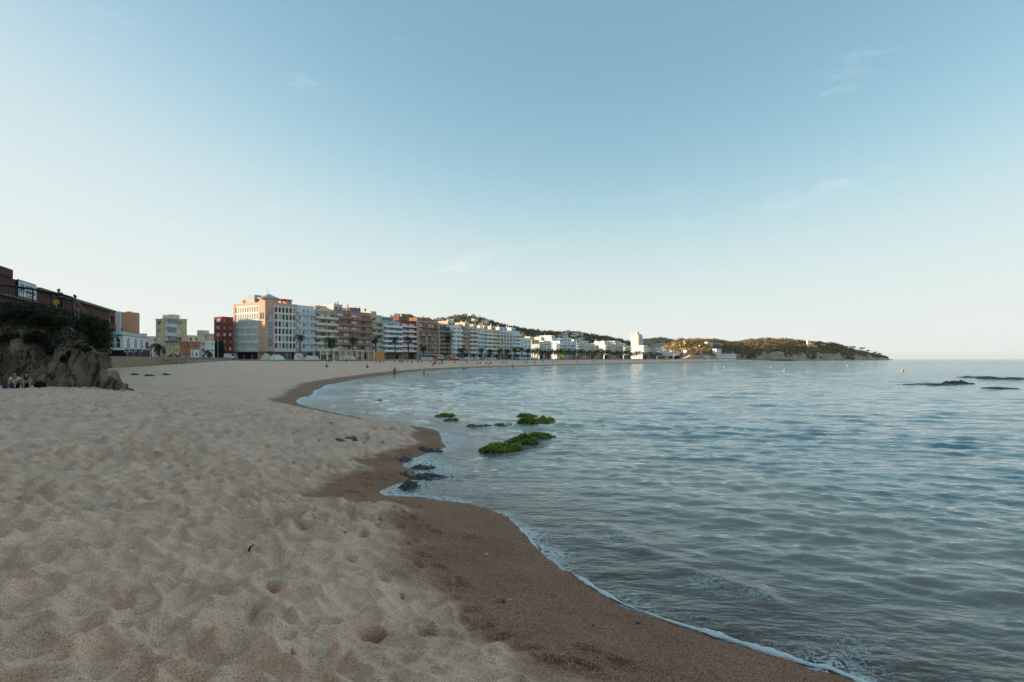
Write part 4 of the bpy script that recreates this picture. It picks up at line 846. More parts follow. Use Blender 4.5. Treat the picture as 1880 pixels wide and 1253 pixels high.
wall_mesh(mb, W_, H_, hl, 1.1, lambda x, y, z: (x, y, z)); mb.face((0, 0, 0), (0, 0, H_), (0, 12, H_), (0, 12, 0)); mb.face((W_, 0, 0), (W_, 12, 0), (W_, 12, H_), (W_, 0, H_)); mb.face((0, 0, H_-.02), (W_, 0, H_-.02), (W_, 12, H_-.02), (0, 12, H_-.02)); mb.face((0, 12, 0), (0, 12, H_), (W_, 12, H_), (W_, 12, 0)); mb.build('wall', None, t)
mb = MB(); mb.mat(mat('slate_cornice', (.1, .1, .105), .6, .2, 2)); mb.box(-.2, W_+.1, -.55, .3, H_, H_+.28); mb.build('cornice', None, t)
for q, h in enumerate(hl): link('window', win_mesh(h[1]-h[0], h[3]-h[2], [glass_dk, curtain, glass_dk][q % 3], frame_b), t, (h[0], .98, h[2]))
for z_ in (H_-3.0, H_-6.0): mb = MB(); mb.mat(brick); mb.box(0, W_, -.35, -.003, z_-.5, z_+.3); mb.build('parapet', None, t)
# taller stair part with the white sign
a = Vector((-66, 44, 0)); sA = P(63, 516, 56); sB = Vector((sA.x, sA.y, 0))
dirn = (tb2-tb1).normalized()*-1
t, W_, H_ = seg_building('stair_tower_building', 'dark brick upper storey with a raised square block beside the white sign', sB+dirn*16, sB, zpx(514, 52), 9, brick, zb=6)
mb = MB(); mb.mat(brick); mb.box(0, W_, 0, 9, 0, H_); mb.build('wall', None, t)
mb = MB(); mb.mat(brick); mb.box(W_-8.6, W_-5.4, -.12, 4, H_, H_+.75); mb.build('raised_block', None, t)
mb = MB(); mb.mat(MATS['slate_cornice']); mb.box(-.1, W_+.1, -.3, 9, H_-1.75, H_-1.6); mb.build('cornice', None, t)
sg = tag(empty('roof_sign', sB+dirn*4.6+Vector((0, 0, 0)), math.atan2(dirn.y, dirn.x)+math.pi), 'white framed sign with round emblem and two lines of lettering', 'sign')
nrm_ = Vector((math.cos(sg.rotation_euler.z-math.pi/2), math.sin(sg.rotation_euler.z-math.pi/2), 0)); sg.location = sB+dirn*4.5+nrm_*.18+Vector((0, 0, 6+H_-1.55))
mb = MB(); mb.mat(iron); mb.box(0, 4.45, 0, .1, 0, 1.6); mb.build('frame', None, sg)
mb = MB(); mb.mat(mat('sign_white', (.62, .64, .64), .6, .05, 2)); mb.box(.08, 4.37, -.03, -.002, .1, 1.5); mb.build('panel', None, sg)
ink = mat('sign_ink', (.06, .1, .13), .6, .1, 5)
mb = MB(); mb.mat(ink); pts = [(.85+.42*math.cos(q*.35), .8+.42*math.sin(q*.35)) for q in range(19)]; mb.tube([(x, -.045, z) for x, z in pts], .045, 4); mb.tube([(.6, -.045, .6), (.85, -.045, .95), (1.1, -.045, .6)], .05, 4); mb.tube([(.65, -.045, 1.0), (1.05, -.045, 1.0)], .04, 4); mb.build('emblem', None, sg)
for zl, x0_, x1_, hh_ in ((.98, 1.7, 3.7, .3), (.48, 1.65, 4.0, .36), (.2, 1.9, 3.5, .12)):
    mb = MB(); mb.mat(ink); x = x0_
    while x < x1_: w_ = random.uniform(.07, .16); mb.box(x, x+w_, -.045, -.031, zl, zl+hh_*random.uniform(.6, 1)); x += w_+random.uniform(.05, .1)
    mb.build('lettering', None, sg)
# far wing with white end wall
wA = P(150, 600, 100); wB = P(211, 600, 119); wA.z = wB.z = 0
t, W_, H_ = seg_building('terraced_building', 'red brick wing with white end wall and rounded balconies', wA, wB, zpx(569, 114), 8, brick)
red = plaster('7c4030'); mb = MB(); mb.mat(red); hl = [(q*W_/4+.4, (q+1)*W_/4-.3, H_-2.6-3.1*f_, H_-1.1-3.1*f_, False) for q in range(4) for f_ in range(3)]
wall_mesh(mb, W_, H_, hl, .8, lambda x, y, z: (x, y, z)); mb.box(0, W_, .9, 8, 0, H_-.02); mb.build('wall', None, t)
for h in hl: link('window', win_mesh(h[1]-h[0], h[3]-h[2], random.choice([glass_dk, curtain, shutter_g]), frame_w), t, (h[0], .7, h[2]))
for f_ in range(3): mb = MB(); mb.mat(red); n = 10; mb.prism([(W_*.45+.5*W_*(1-math.cos(math.pi*q/n))/2, -.01-1.1*math.sin(math.pi*q/n)) for q in range(n+1)], H_-3.9-3.1*f_, H_-2.7-3.1*f_); mb.build('balcony', None, t)
mb = MB(); mb.mat(plaster('d5dadb')); mb.box(W_, W_+.35, -1.0, 8, 0, H_+.1); mb.build('end_wall', None, t)
mb = MB(); mb.mat(MATS['slate_cornice']); mb.box(-.1, W_+.2, -.25, 8, H_, H_+.2); mb.build('cornice', None, t)
# round salmon tower
p = P(237.5, 612, 136); tw = tag(empty('round_tower', (p.x, p.y, GZ)), 'round salmon coloured tower with one small square window', 'tower')
sal = plaster('c2835f'); mb = MB(); mb.smooth = True; mb.mat(sal); hh = zpx(575.5, 136)-GZ; mb.lathe([(2.05, 0), (2.05, hh), (1.9, hh+.12)], 28); mb.build('wall', None, tw)
link('window', win_mesh(.75, 1.0, glass_dk, frame_b), tw, (-.75, -2.05, hh-4.6)); mb = MB(); mb.box(-.5, .4, -.3, .3, hh+.1, hh+.4); mb.build('roof_cap', roof_grey, tw)
p = P(216, 612, 138); p2 = P(228, 612, 141); lb = tag(empty('low_house', (p.x, p.y, GZ), math.atan2(p2.y-p.y, p2.x-p.x)), 'low house with a red tiled roof beside the round tower', 'house')
w_ = (p2-p).length; hh = zpx(591, 137)-GZ; mb = MB(); mb.mat(plaster('a5a39e')); mb.box(0, w_, 0, 7, 0, hh); mb.build('wall', None, lb); mb = MB(); mb.mat(roof_tile); mb.prism_xz([(-.2, hh), (w_+.2, hh), (w_+.2, hh+.25), (w_*.5, hh+.8), (-.2, hh+.25)], -.3, 7); mb.build('roof', None, lb)
link('window', win_mesh(.8, 1.1, glass_dk, frame_w), lb, (w_*.3, -.12, hh-2)); link('window', win_mesh(.8, 1.1, curtain, frame_w), lb, (w_*.3, -.12, hh-5))
# white restaurant with arched windows
def arch_win(w, h, parent, loc, rot=(0, 0, 0)):
    mb = MB(); mb.mat(glass_dk); n = 10; r_ = w/2; poly = [(0, 0), (w, 0)]+[(r_+r_*math.cos(math.pi*q/n), h-r_+r_*math.sin(math.pi*q/n)) for q in range(n+1)]
    mb.prism_xz(poly, -.03, .0); mb.mat(frame_w); mb.box(w*.42, w*.58, -.06, -.031, .05, h-.12); mb.box(.06, w-.06, -.062, -.032, h*.42, h*.47)
    mb.box(w*.3, w*.34, -.06, -.031, .05, h*.85); mb.box(w*.66, w*.7, -.06, -.031, .05, h*.85); return mb.build('window', None, parent, loc=loc, rot=rot)
rA = P(190, 655, 103); rM = P(226, 655, 103); rB = P(269, 655, 121); wht = plaster('cfd3c8')
rt = tag(empty('restaurant', (rM.x, rM.y, GZ)), 'cream white restaurant with arched windows and pale blue roof edge', 'building')
def loc2(p): return (p.x-rM.x, p.y-rM.y)
zf, zt = zpx(640, 103)-GZ, zpx(616, 103)-GZ
back = [(loc2(rB)[0]-7, loc2(rB)[1]+9), (loc2(rA)[0]-4, loc2(rA)[1]+10)]
plan = [loc2(rA), loc2(rM), loc2(rB)]+back
mb = MB(); mb.mat(wht); mb.prism(plan, zf, zt); mb.build('upper_wall', None, rt)
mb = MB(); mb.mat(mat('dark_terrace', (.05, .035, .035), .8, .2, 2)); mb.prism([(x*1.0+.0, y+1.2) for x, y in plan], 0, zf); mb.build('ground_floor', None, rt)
mb = MB(); mb.mat(plaster('e0dccb')); mb.prism([(x, y-.25) for x, y in plan], zf-.3, zf); mb.build('floor_band', None, rt)
mb = MB(); mb.mat(plaster('a9bcc0')); mb.prism([(x*1.03-(.5 if i_ == 0 else 0), y-.6) for i_, (x, y) in enumerate(plan)], zt+.12, zt+.75); mb.build('roof_edge', None, rt)
mb = MB(); mb.mat(frame_b); mb.prism([(x, y-.35) for x, y in plan], zt, zt+.12); mb.build('eaves', None, rt)
d2 = (rB-rM); a2 = math.atan2(d2.y, d2.x); l2 = d2.length; d1 = rM-rA; a1 = math.atan2(d1.y, d1.x)
arch_win(1.75, 2.05, rt, (loc2(rA)[0]+1.25*math.cos(a1), loc2(rA)[1]+1.25*math.sin(a1)-.02, zf+.15), (0, 0, a1))
for q in (.16, .45, .72): arch_win(1.9, 1.9, rt, (d2.x*q, d2.y*q-.02, zf+.25), (0, 0, a2))
mb = MB(); mb.mat(plaster('a8324a')); mb.box(0, .12, -.9, 0, zf+.3, zf+1.6); mb.build('hanging_sign', None, rt, loc=(loc2(rB)[0]+.4, loc2(rB)[1]-.2, 0))
for q, px in enumerate((233.5, 245.8, 257.6)):
    Yq = 98+q*7; p = P(px, 644, Yq); sgn = tag(empty('terrace_sign', (p.x, p.y, GZ+.55)), ['first of three white terrace signs with a dark oval, nearest the cliff', 'middle of three white terrace signs with a dark oval', 'last of three white terrace signs, with a faded reddish oval'][q], 'sign', 'terrace signs in front of the restaurant')
    zc = p.z-GZ-.55; wd_ = .45; mb = MB(); mb.mat(plaster('c9c4d6')); mb.box(-wd_, wd_, -.03, .03, zc-.3, zc+.3); mb.build('panel', None, sgn)
    mb = MB(); mb.mat(ink if q < 2 else plaster('8a4a52')); mb.prism_xz([(.36*math.cos(a_*.42), zc+.17*math.sin(a_*.42)) for a_ in range(15)], -.045, -.031); mb.build('oval_mark', None, sgn)
    mb = MB(); mb.tube([(0, 0, 0), (0, 0, zc-.3)], .05, 6); mb.build('post', steel, sgn)
# beige block, small houses, red block
def corner_block(name, label, pxc, pxl, pxr, ytop, Yc, floors, wl_, hl_, lw=2, rw=2, group=None, cat='building', zg=GZ, ang=None, dep=13):
    """block seen on its corner: left face and right face"""
    pc = P(pxc, 655, Yc); pc.z = zg; ang = ROW_RZ if ang is None else ang; ux = Vector((math.cos(ang), math.sin(ang), 0)); uy = Vector((-ux.y, ux.x, 0))
    def reach(px, d): k = (px-CX)/F; return (k*pc.y-pc.x)/(d.x-k*d.y)
    Wr = reach(pxr, ux); Dl = reach(pxl, uy); H = zpx(ytop, Yc)-zg; t = tag(empty(name, pc, ang), label, cat, group); fh = H/floors
    mb = MB(); mb.mat(plaster(wl_)); hr = []; hll = []
    for f_ in range(floors):
        for q in range(rw): a = (q+.28)*Wr/rw; hr.append((a, a+.44*Wr/rw, f_*fh+fh*.3, f_*fh+fh*.75, False))
        for q in range(lw): a = (q+.25)*Dl/lw; hll.append((a, a+.5*Dl/lw, f_*fh+fh*.3, f_*fh+fh*.75, False))
    wall_mesh(mb, Wr, H, hr, .3, lambda x, y, z: (x, y, z)); wall_mesh(mb, Dl, H, hll, .3, lambda a, y, z: (y, Dl-a, z))
    mb.face((Wr, 0, 0), (Wr, Dl, 0), (Wr, Dl, H), (Wr, 0, H)); mb.face((Wr, Dl, 0), (0, Dl, 0), (0, Dl, H), (Wr, Dl, H)); mb.face((0, 0, H-.3), (Wr, 0, H-.3), (Wr, Dl, H-.3), (0, Dl, H-.3)); mb.build('wall', None, t)
    for h in hr: link('window', win_mesh(h[1]-h[0], h[3]-h[2], random.choice([glass_dk, curtain, glass_sky]), frame_w), t, (h[0], .2, h[2]))
    for h in hll: link('window', win_mesh(h[1]-h[0], h[3]-h[2], random.choice([glass_dk, curtain, shutter_g]), frame_w), t, (.2, Dl-h[0], h[2]), (0, 0, -math.pi/2))
    mb = MB(); mb.mat(plaster(hl_)); mb.box(-.15, Wr+.1, -.15, .25, H-.28, H+.12); mb.box(-.15, .25, .25, Dl, H-.28, H+.12); mb.build('parapet', None, t)
    return t, Wr, Dl, H
t, a_, b2, H_ = corner_block('beige_block', 'beige apartment block with white corner bay windows and antennas on the roof', 310.5, 286, 343, 585, 190, 5, 'c9b287', 'd0bc95', 2, 1)
for f_ in range(1, 5): mb = MB(); mb.mat(frame_w); mb.box(-.5, 2.2, -.5, -.003, f_*3-1.2, f_*3); mb.box(-.5, -.003, -.003, 1.6, f_*3-1.2, f_*3); mb.mat(glass_sky); mb.box(-.45, 2.15, -.45, -.004, f_*3, f_*3+1.6); mb.build('bay_window', None, t)
for q in range(5): x = 1+q*1.1; mb = MB(); mb.tube([(x, 3, H_), (x, 3, H_+1.2+.5*(q % 3))], .03, 4); mb.tube([(x-.4, 3, H_+1.1), (x+.4, 3, H_+1.1)], .02, 4); mb.build('aerial', steel, t)
mb = MB(); mb.mat(plaster('d8c8a8')); mb.box(1.5, 5, 3, 7, H_-.3, H_+1.6); mb.build('stair_head', None, t)
corner_block('red_block', 'dark red and ochre corner block with deep balconies beside the big hotel', 407, 393, 428, 582, 241, 6, '7d3a30', 'b0563a', 1, 2)
corner_block('ochre_house', 'low ochre house with small square windows behind the sea wall', 318, 303, 330, 627, 176, 3, 'c2a878', '5a4a3a', 2, 3)
corner_block('orange_house', 'orange two storey house with a flat parapet', 349, 329, 368, 628, 186, 2, 'c4764c', 'b5683f', 3, 1)
corner_block('white_house', 'small white house with stepped roofs right of the orange house', 378, 367, 394, 627, 205, 3, 'dcdad2', 'e6e2d8', 1, 2)
corner_block('white_cottage', 'little white gabled cottage in front of the orange house', 356, 350, 366, 643, 170, 1, 'e2e2de', 'd2d2ce', 1, 1)
for k, (c_, l_, r_, y, Y_, wl_, lb) in enumerate([(345, 338, 366, 616, 300, 'd8c9ae', 'cream roof terrace house peeping over the orange house'), (372, 362, 384, 607, 330, 'cdbb9c', 'tall cream house in the gap left of the red block'), (383, 376, 396, 613, 290, 'c9a88c', 'pinkish house with terrace left of the red block'), (275, 264, 288, 618, 260, 'd9cfb8', 'cream house between the restaurant and the beige block'), (262, 254, 270, 613, 250, 'd2cdbb', 'pale house just right of the round tower')]):
    corner_block('town_house', lb, c_, l_, r_, y, Y_, 3, wl_, 'd8d0c0', 2, 2, 'town houses behind the sea wall')
# ---------------------------------------------------------------- rocks in the shallows
rock_dk = mat('wet_rock', (.085, .075, .065), .5, .5, 5, .08)
rock_br = mat('brown_rock', (.16, .12, .09), .7, .4, 5, .05)
algae = leafmat('green_algae', (.27, .35, .055), .85, .2, .05)
weed = leafmat('dark_seaweed', (.045, .05, .035), .5, .15, .03)
def rock_mesh(sx, sy, sz, seed, m, n=56, k=1.0):
    """low broken rock: a rugged patch of ledges and knobs that dips under water or sand at its rim"""
    u, v = np.meshgrid(np.linspace(-1.25, 1.25, n), np.linspace(-1.25, 1.25, n)); s = seed*3.7
    X_ = u*sx; Y_ = v*sy; r2 = np.sqrt(u*u+v*v)+.28*fbm2(u*1.5+s, v*1.5, 3, seed); q = k/max(sx, sy, .3)**.5
    f1, f2, rid = worley(X_*2.3*q+s, Y_*2.9*q+.3*X_, seed); rg = 1-np.abs(fbm2(X_*2.2*q+s, Y_*2.6*q, 4, seed+3))*2.4
    z = sz*(sst(1.12, .35, r2)*(.55+.35*rg+.5*(rid-.4)*sst(.02, .22, f2-f1)-.22*np.exp(-((f2-f1)/.07)**2))*1.25+.1*fbm2(X_*9, Y_*9, 3, seed))-.9*sz*sst(.75, 1.2, r2)
    i = np.arange(n-1)[:, None]*n; j = np.arange(n-1)[None]; f = np.stack([i+j, i+j+1, i+n+j+1, i+n+j], -1).reshape(-1, 4)
    return np.stack([X_.ravel(), Y_.ravel(), z.ravel()], -1), f
def shore_rock(label, px, py, sx, sy, sz, seed, m, green=0, group='algae rocks in the shallows', rot=0, sink=.35, name='shore_rock', alg=None, zbase=None):
    p = on_sand(px, py); z_ = -sz*sink if zbase is None else p.z+zbase
    t = tag(empty(name, (p.x, p.y, z_), rot), label, 'rock', group); v, f = rock_mesh(sx, sy, sz, seed, m); link('rock', npmesh('rock', v, f, m), t)
    if green:
        r = np.random.default_rng(seed); k = np.nonzero((v[:, 2] > sz*(sink+.12)) & (fbm2(v[:, 0]*3.2+seed, v[:, 1]*3.2, 3, seed) > -.12))[0]; b_ = v[r.choice(k, green)]+r.normal(size=(green, 3))*.02
        o_ = b_.copy(); o_[:, 2] = 0; o_ /= np.linalg.norm(o_, axis=1)[:, None]+1e-6; o_ += r.normal(size=(green, 3))*.5; ln = (.03+.06*r.random(green))[:, None]
        tip = b_+o_*ln*np.array([1, 1, .2])+np.array([0, 0, 1])*(.01-ln*.35*r.random((green, 1))); mid_ = (b_+tip)/2+np.array([0, 0, .03]); sd_ = np.cross(o_, [0, 0, 1]); sd_ /= np.linalg.norm(sd_, axis=1)[:, None]+1e-6; sd_ *= .012
        vv = np.stack([b_-sd_, b_+sd_, mid_+sd_*1.2, mid_-sd_*1.2, tip], 1).reshape(-1, 3); i = np.arange(green)*5
        ff = np.concatenate([np.stack([i, i+1, i+2, i+3], -1)]); f3 = np.stack([i+3, i+2, i+4, i+4], -1)
        me = bpy.data.meshes.new('algae'); me.from_pydata(vv.tolist(), [], ff.tolist()+f3[:, :3].tolist()); me.materials.append(alg or algae); link('algae', me, t)
    return t
SR = [('long green algae covered rock nearest the sand spit', 915, 829, .62, .42, .3, 1, rock_dk, 5200), ('green algae rock joining the long one and the far one', 958, 817, .5, .38, .34, 2, rock_dk, 4300), ('green algae rock with a pale crust just right of the long one', 992, 808, .52, .42, .3, 3, rock_br, 2600),
      ('highest green algae rock farther out', 985, 781, .72, .55, .42, 4, rock_br, 6200), ('small green tipped rock at the seaward end of the high one', 1006, 776, .34, .3, .24, 5, rock_dk, 900), ('flat green rock tail pointing left of the high rock', 966, 767, .55, .3, .16, 6, rock_dk, 1800),
      ('small flat green rock nearest the far side of the spit', 820, 766, .5, .4, .2, 7, rock_dk, 2300), ('little green rock just below the small flat one', 828, 774, .3, .22, .12, 8, rock_dk, 700), ('bare brown rock between the spit and the green rocks', 876, 785, .62, .4, .2, 9, rock_br, 0), ('low dark rock right of the bare brown one', 930, 784, .5, .3, .12, 10, rock_dk, 300),
      ('flat dark rock awash far out in the cove', 688, 737, .8, .45, .13, 11, rock_dk, 0)]
for k, (lb, px, py, sx, sy, sz, sd_, m, g) in enumerate(SR): shore_rock(lb, px, py, sx*1.2, sy*1.35, sz*.7, sd_, m, g, rot=.35 if k < 3 else 0)
SW = [('dark ribbed rock at the top of the inlet', 785, 827, .42, .3, .17, 21, rock_dk), ('small dark rock beside the ribbed one', 750, 822, .25, .2, .12, 22, rock_dk), ('weedy rock in the middle of the inlet edge', 742, 846, .22, .3, .14, 23, rock_dk), ('dark rock half buried in wet sand by the inlet', 735, 873, .3, .22, .13, 24, rock_dk), ('weedy rock at the mouth of the inlet nearest the camera', 750, 897, .2, .28, .17, 25, rock_dk),
      ('awash weedy stone in the inlet surf', 790, 880, .45, .35, .1, 26, rock_dk), ('low stone under the splash in the inlet', 775, 862, .3, .3, .1, 27, rock_dk)]
for lb, px, py, sx, sy, sz, sd_, m in SW: shore_rock(lb, px, py, sx*1.25, sy*1.2, sz*.8, sd_, m, 25, 'dark weedy rocks in the inlet', sink=.3, alg=weed)
RF = [('long low dark reef breaking the surface farther right', 1700, 708, 3.6, 2.2, .18, 31), ('dark reef hump at the edge of the bay', 1842, 697, 4.4, 2.6, .27, 32), ('dark reef strip left of the farthest hump', 1790, 694, 3.4, 2.2, .22, 33), ('small dark reef stone below the humps', 1835, 715, 1.8, 1.2, .2, 34), ('thin dark reef end near the long low one', 1755, 706, 2.0, 1.4, .4, 35)]
for lb, px, py, sx, sy, sz, sd_ in RF: shore_rock(lb, px, py, sx, sy, sz, sd_, rock_dk, 0, 'dark reef rocks offshore', sink=.28, name='reef_rock')
for lb, px, py, sx, sy, sd_ in (('flat black rock lying on the sand beside the cliff', 247, 689, .55, .35, 41), ('long flat black rock on the sand right of the first', 275, 691, .8, .4, 42), ('low dark rock slab farther along the sand', 305, 689, .7, .3, 43)): shore_rock(lb, px, py, sx, sy, .16, sd_, rock_dk, 0, 'dark slabs on the upper sand', zbase=.02, name='sand_rock')
for lb, px, py, s_, sd_ in (('grey stone on the dry sand before the spit', 642, 811, .16, 44), ('small stone left of the grey one on dry sand', 622, 812, .11, 45)): shore_rock(lb, px, py, s_*1.4, s_, s_*.5, sd_, rock_br, 0, 'loose stones on the sand', zbase=.06, name='sand_stone')
# small litter
for nm, lb, cat, px, py, m, s_ in (('plastic_scrap', 'tiny orange plastic scrap on the dry sand', 'litter', 476, 907, mat('orange_plastic', (.7, .12, .02), .5), .03), ('drift_stick', 'short black stick standing in the sand', 'stick', 456, 1016, mat('charred_wood', (.015, .013, .012), .8), .03), ('shell', 'white shell on the wet sand', 'shell', 893, 1026, mat('shell_white', (.7, .66, .6), .5), .03), ('shell', 'pair of white shell pieces beside a dark pebble', 'shell', 936, 1111, MATS['shell_white'] if 'shell_white' in MATS else None, .02), ('pebble', 'small dark pebble on wet sand near the foam', 'pebble', 1171, 1155, rock_dk, .03), ('pebble', 'small dark pebble left of the foam side one', 'pebble', 1089, 1160, rock_dk, .02)):
    m = m or MATS['shell_white']; p = on_sand(px, py); mb = MB(); mb.smooth = True
    if nm == 'drift_stick': mb.tube([(0, 0, -.06), (.02, 0, .015), (.06, .01, .04)], [.012, .011, .005], 6)
    else: mb.lathe([(.001, -.3*s_), (s_*.9, 0), (s_, .15*s_), (s_*.6, .5*s_), (.001, .6*s_)], 9, ry=.6)
    tag(mb.build(nm, m, loc=(p.x, p.y, p.z+.05)), lb, cat)

# ---------------------------------------------------------------- palms
trunk_m = mat('palm_trunk', (.12, .085, .06), .95, .35, 3, .05)
palm_l = leafmat('palm_fronds', (.05, .07, .024), .5, .15, .03)
palm_d = leafmat('dry_fronds', (.16, .11, .06), .4, .1, .02)
def frond(mb, L_, droop, M, w=.42, n=9):
    pts = []; z_ = 0; x_ = 0; a = .75
    for i in range(n+1): pts.append(Vector((x_, 0, z_))); x_ += L_/n*math.cos(a); z_ += L_/n*math.sin(a); a -= droop/n
    for i in range(n):
        p, q = pts[i], pts[i+1]; mb.face(M@(p+Vector((0, .03, 0))), M@(p-Vector((0, .03, 0))), M@(q-Vector((0, .02, 0))), M@(q+Vector((0, .02, 0))))
        s_ = math.sin(math.pi*(.12+.85*i/n))**.6*w*L_/2.6
        for sg in (-1, 1):
            for h_ in (0, .5):
                b_ = p.lerp(q, h_); d_ = (q-p).normalized(); tip = b_+d_*s_*.75+Vector((0, sg*s_, -s_*.45))
                mb.face(M@(b_-d_*.05), M@(b_+d_*.08), M@tip)
FRM = []
for k in range(4):
    mb = MB(); mb.mat(palm_l); frond(mb, 2.5+.25*k, 1.5+.35*k, Matrix(), .5); FRM.append(mb.mesh('frond'))
def palm_trunk(h, r_, lean, seed):
    rnd = random.Random(seed); mb = MB(); mb.smooth = True; mb.mat(trunk_m); n = 14; ax = rnd.uniform(-lean, lean); ay = rnd.uniform(-lean, lean); pts = []; rr_ = []
    for i in range(n+1): t = i/n; pts.append((ax*t*t*h, ay*t*t*h, t*h)); rr_.append(r_*(1.35-.5*t)*(1+.06*(i % 2)))
    mb.tube(pts, rr_, 8); return mb, Vector(pts[-1])
def crown_set(n, rnd, k0=0):
    out = []
    for i in range(n):
        el = rnd.random()**.8; out.append((rnd.choice(FRM), (0, -(.55-1.55*el), i*2.399+rnd.uniform(-.2, .2)), rnd.uniform(.8, 1.1)))
    return out
def palm(label, px, ytop, off, seed, big=1.0, group='promenade palms', n=30):
    rnd = random.Random(seed); p = row_pt(px, off); ztop = zpx(ytop, p.y); h = max(2.5, ztop-GZ-1.3*big); t = tag(empty('palm_tree', (p.x, p.y, GZ)), label, 'palm tree', group)
    mb, top = palm_trunk(h, .24*big, .03, seed); mb.build('trunk', None, t)
    for me, rot, s_ in crown_set(n, rnd): link('frond', me, t, top, (rot[0], rot[1]+.2, rot[2]), s_*big)
    mb = MB(); mb.mat(palm_d); 
    for i in range(10): frond(mb, 1.1*big, .8, Matrix.Translation(top-Vector((0, 0, .15)))@Matrix.Rotation(i*.63, 4, 'Z')@Matrix.Rotation(1.75, 4, 'Y'), .3, 4)
    mb.build('dry_skirt', None, t); return t
PL = [(551, 611, 'tall palm in front of the pale blue block', 1.05), (608, 614, 'broad bushy palm in front of the cream gabled block', 1.55), (648, 616, 'palm behind the white beach pergola', 1.15), (690, 615, 'palm beside the orange kiosk', 1.25), (725.5, 616, 'palm before the white block with plain parapets', 1.1), (750, 616, 'palm before the dark red block', 1.15), (777.5, 632, 'shorter palm before the terracotta block', 1.1),
      (822, 613, 'tall thin palm before the dark grey brown block', 1.3), (847, 636, 'low spreading palm behind the coloured pedal boats', 1.3), (884, 637, 'palm above the first white beach hut', 1.2), (900, 639, 'palm above the middle beach huts', 1.2), (917, 638, 'palm before the yellowish block', 1.2), (931, 639, 'palm before the slatted white block', 1.2), (945, 636, 'palm left of the low white block', 1.25), (958, 636, 'palm before the three narrow windows', 1.25), (969, 638, 'palm at the corner of the low white block', 1.25)]
for k, (px, yt, lb, bg_) in enumerate(PL): palm(lb, px, yt, 19+2*(k % 3), 300+k, bg_)
FC = []
for k in range(4):
    rnd = random.Random(900+k); mb = MB(); mb.mat(palm_l)
    for i in range(24): el = rnd.random()**.8; frond(mb, rnd.uniform(2.2, 2.9), rnd.uniform(1.4, 2.4), Matrix.Rotation(i*2.399, 4, 'Z')@Matrix.Rotation(-(.55-1.5*el)+.2, 4, 'Y'), .6, 5)
    FC.append(mb.mesh('crown'))
mb, TOP = palm_trunk(1, .3, .0, 1); FT = mb.mesh('trunk')
ORD = ['first', 'second', 'third', 'fourth', 'fifth', 'sixth', 'seventh', 'eighth', 'ninth', 'tenth', 'eleventh', 'twelfth', 'thirteenth', 'fourteenth', 'fifteenth', 'sixteenth', 'seventeenth', 'eighteenth', 'nineteenth', 'twentieth', 'twenty first', 'twenty second', 'twenty third', 'twenty fourth', 'twenty fifth', 'twenty sixth', 'twenty seventh', 'twenty eighth', 'twenty ninth', 'thirtieth', 'thirty first', 'thirty second', 'thirty third', 'thirty fourth', 'thirty fifth', 'thirty sixth', 'thirty seventh', 'thirty eighth', 'thirty ninth', 'fortieth', 'forty first', 'forty second', 'forty third', 'forty fourth', 'forty fifth', 'forty sixth', 'forty seventh', 'forty eighth', 'forty ninth', 'fiftieth']
rnd = random.Random(44); fx = 977.0; k = 0
while fx < 1244 and k < 48:
    p = row_pt(fx, rnd.uniform(10, 27)); h = rnd.uniform(5.2, 7.6); t = tag(empty('palm_tree', (p.x, p.y, GZ)), ORD[k]+' palm from the left in the far row of palms', 'palm tree', 'far row of promenade palms')
    link('trunk', FT, t, None, None, (.6, .6, h)); link('crown', FC[k % 4], t, (0, 0, h), (0, 0, rnd.random()*6), rnd.uniform(1.35, 1.75)); fx += rnd.uniform(3.6, 6.6); k += 1

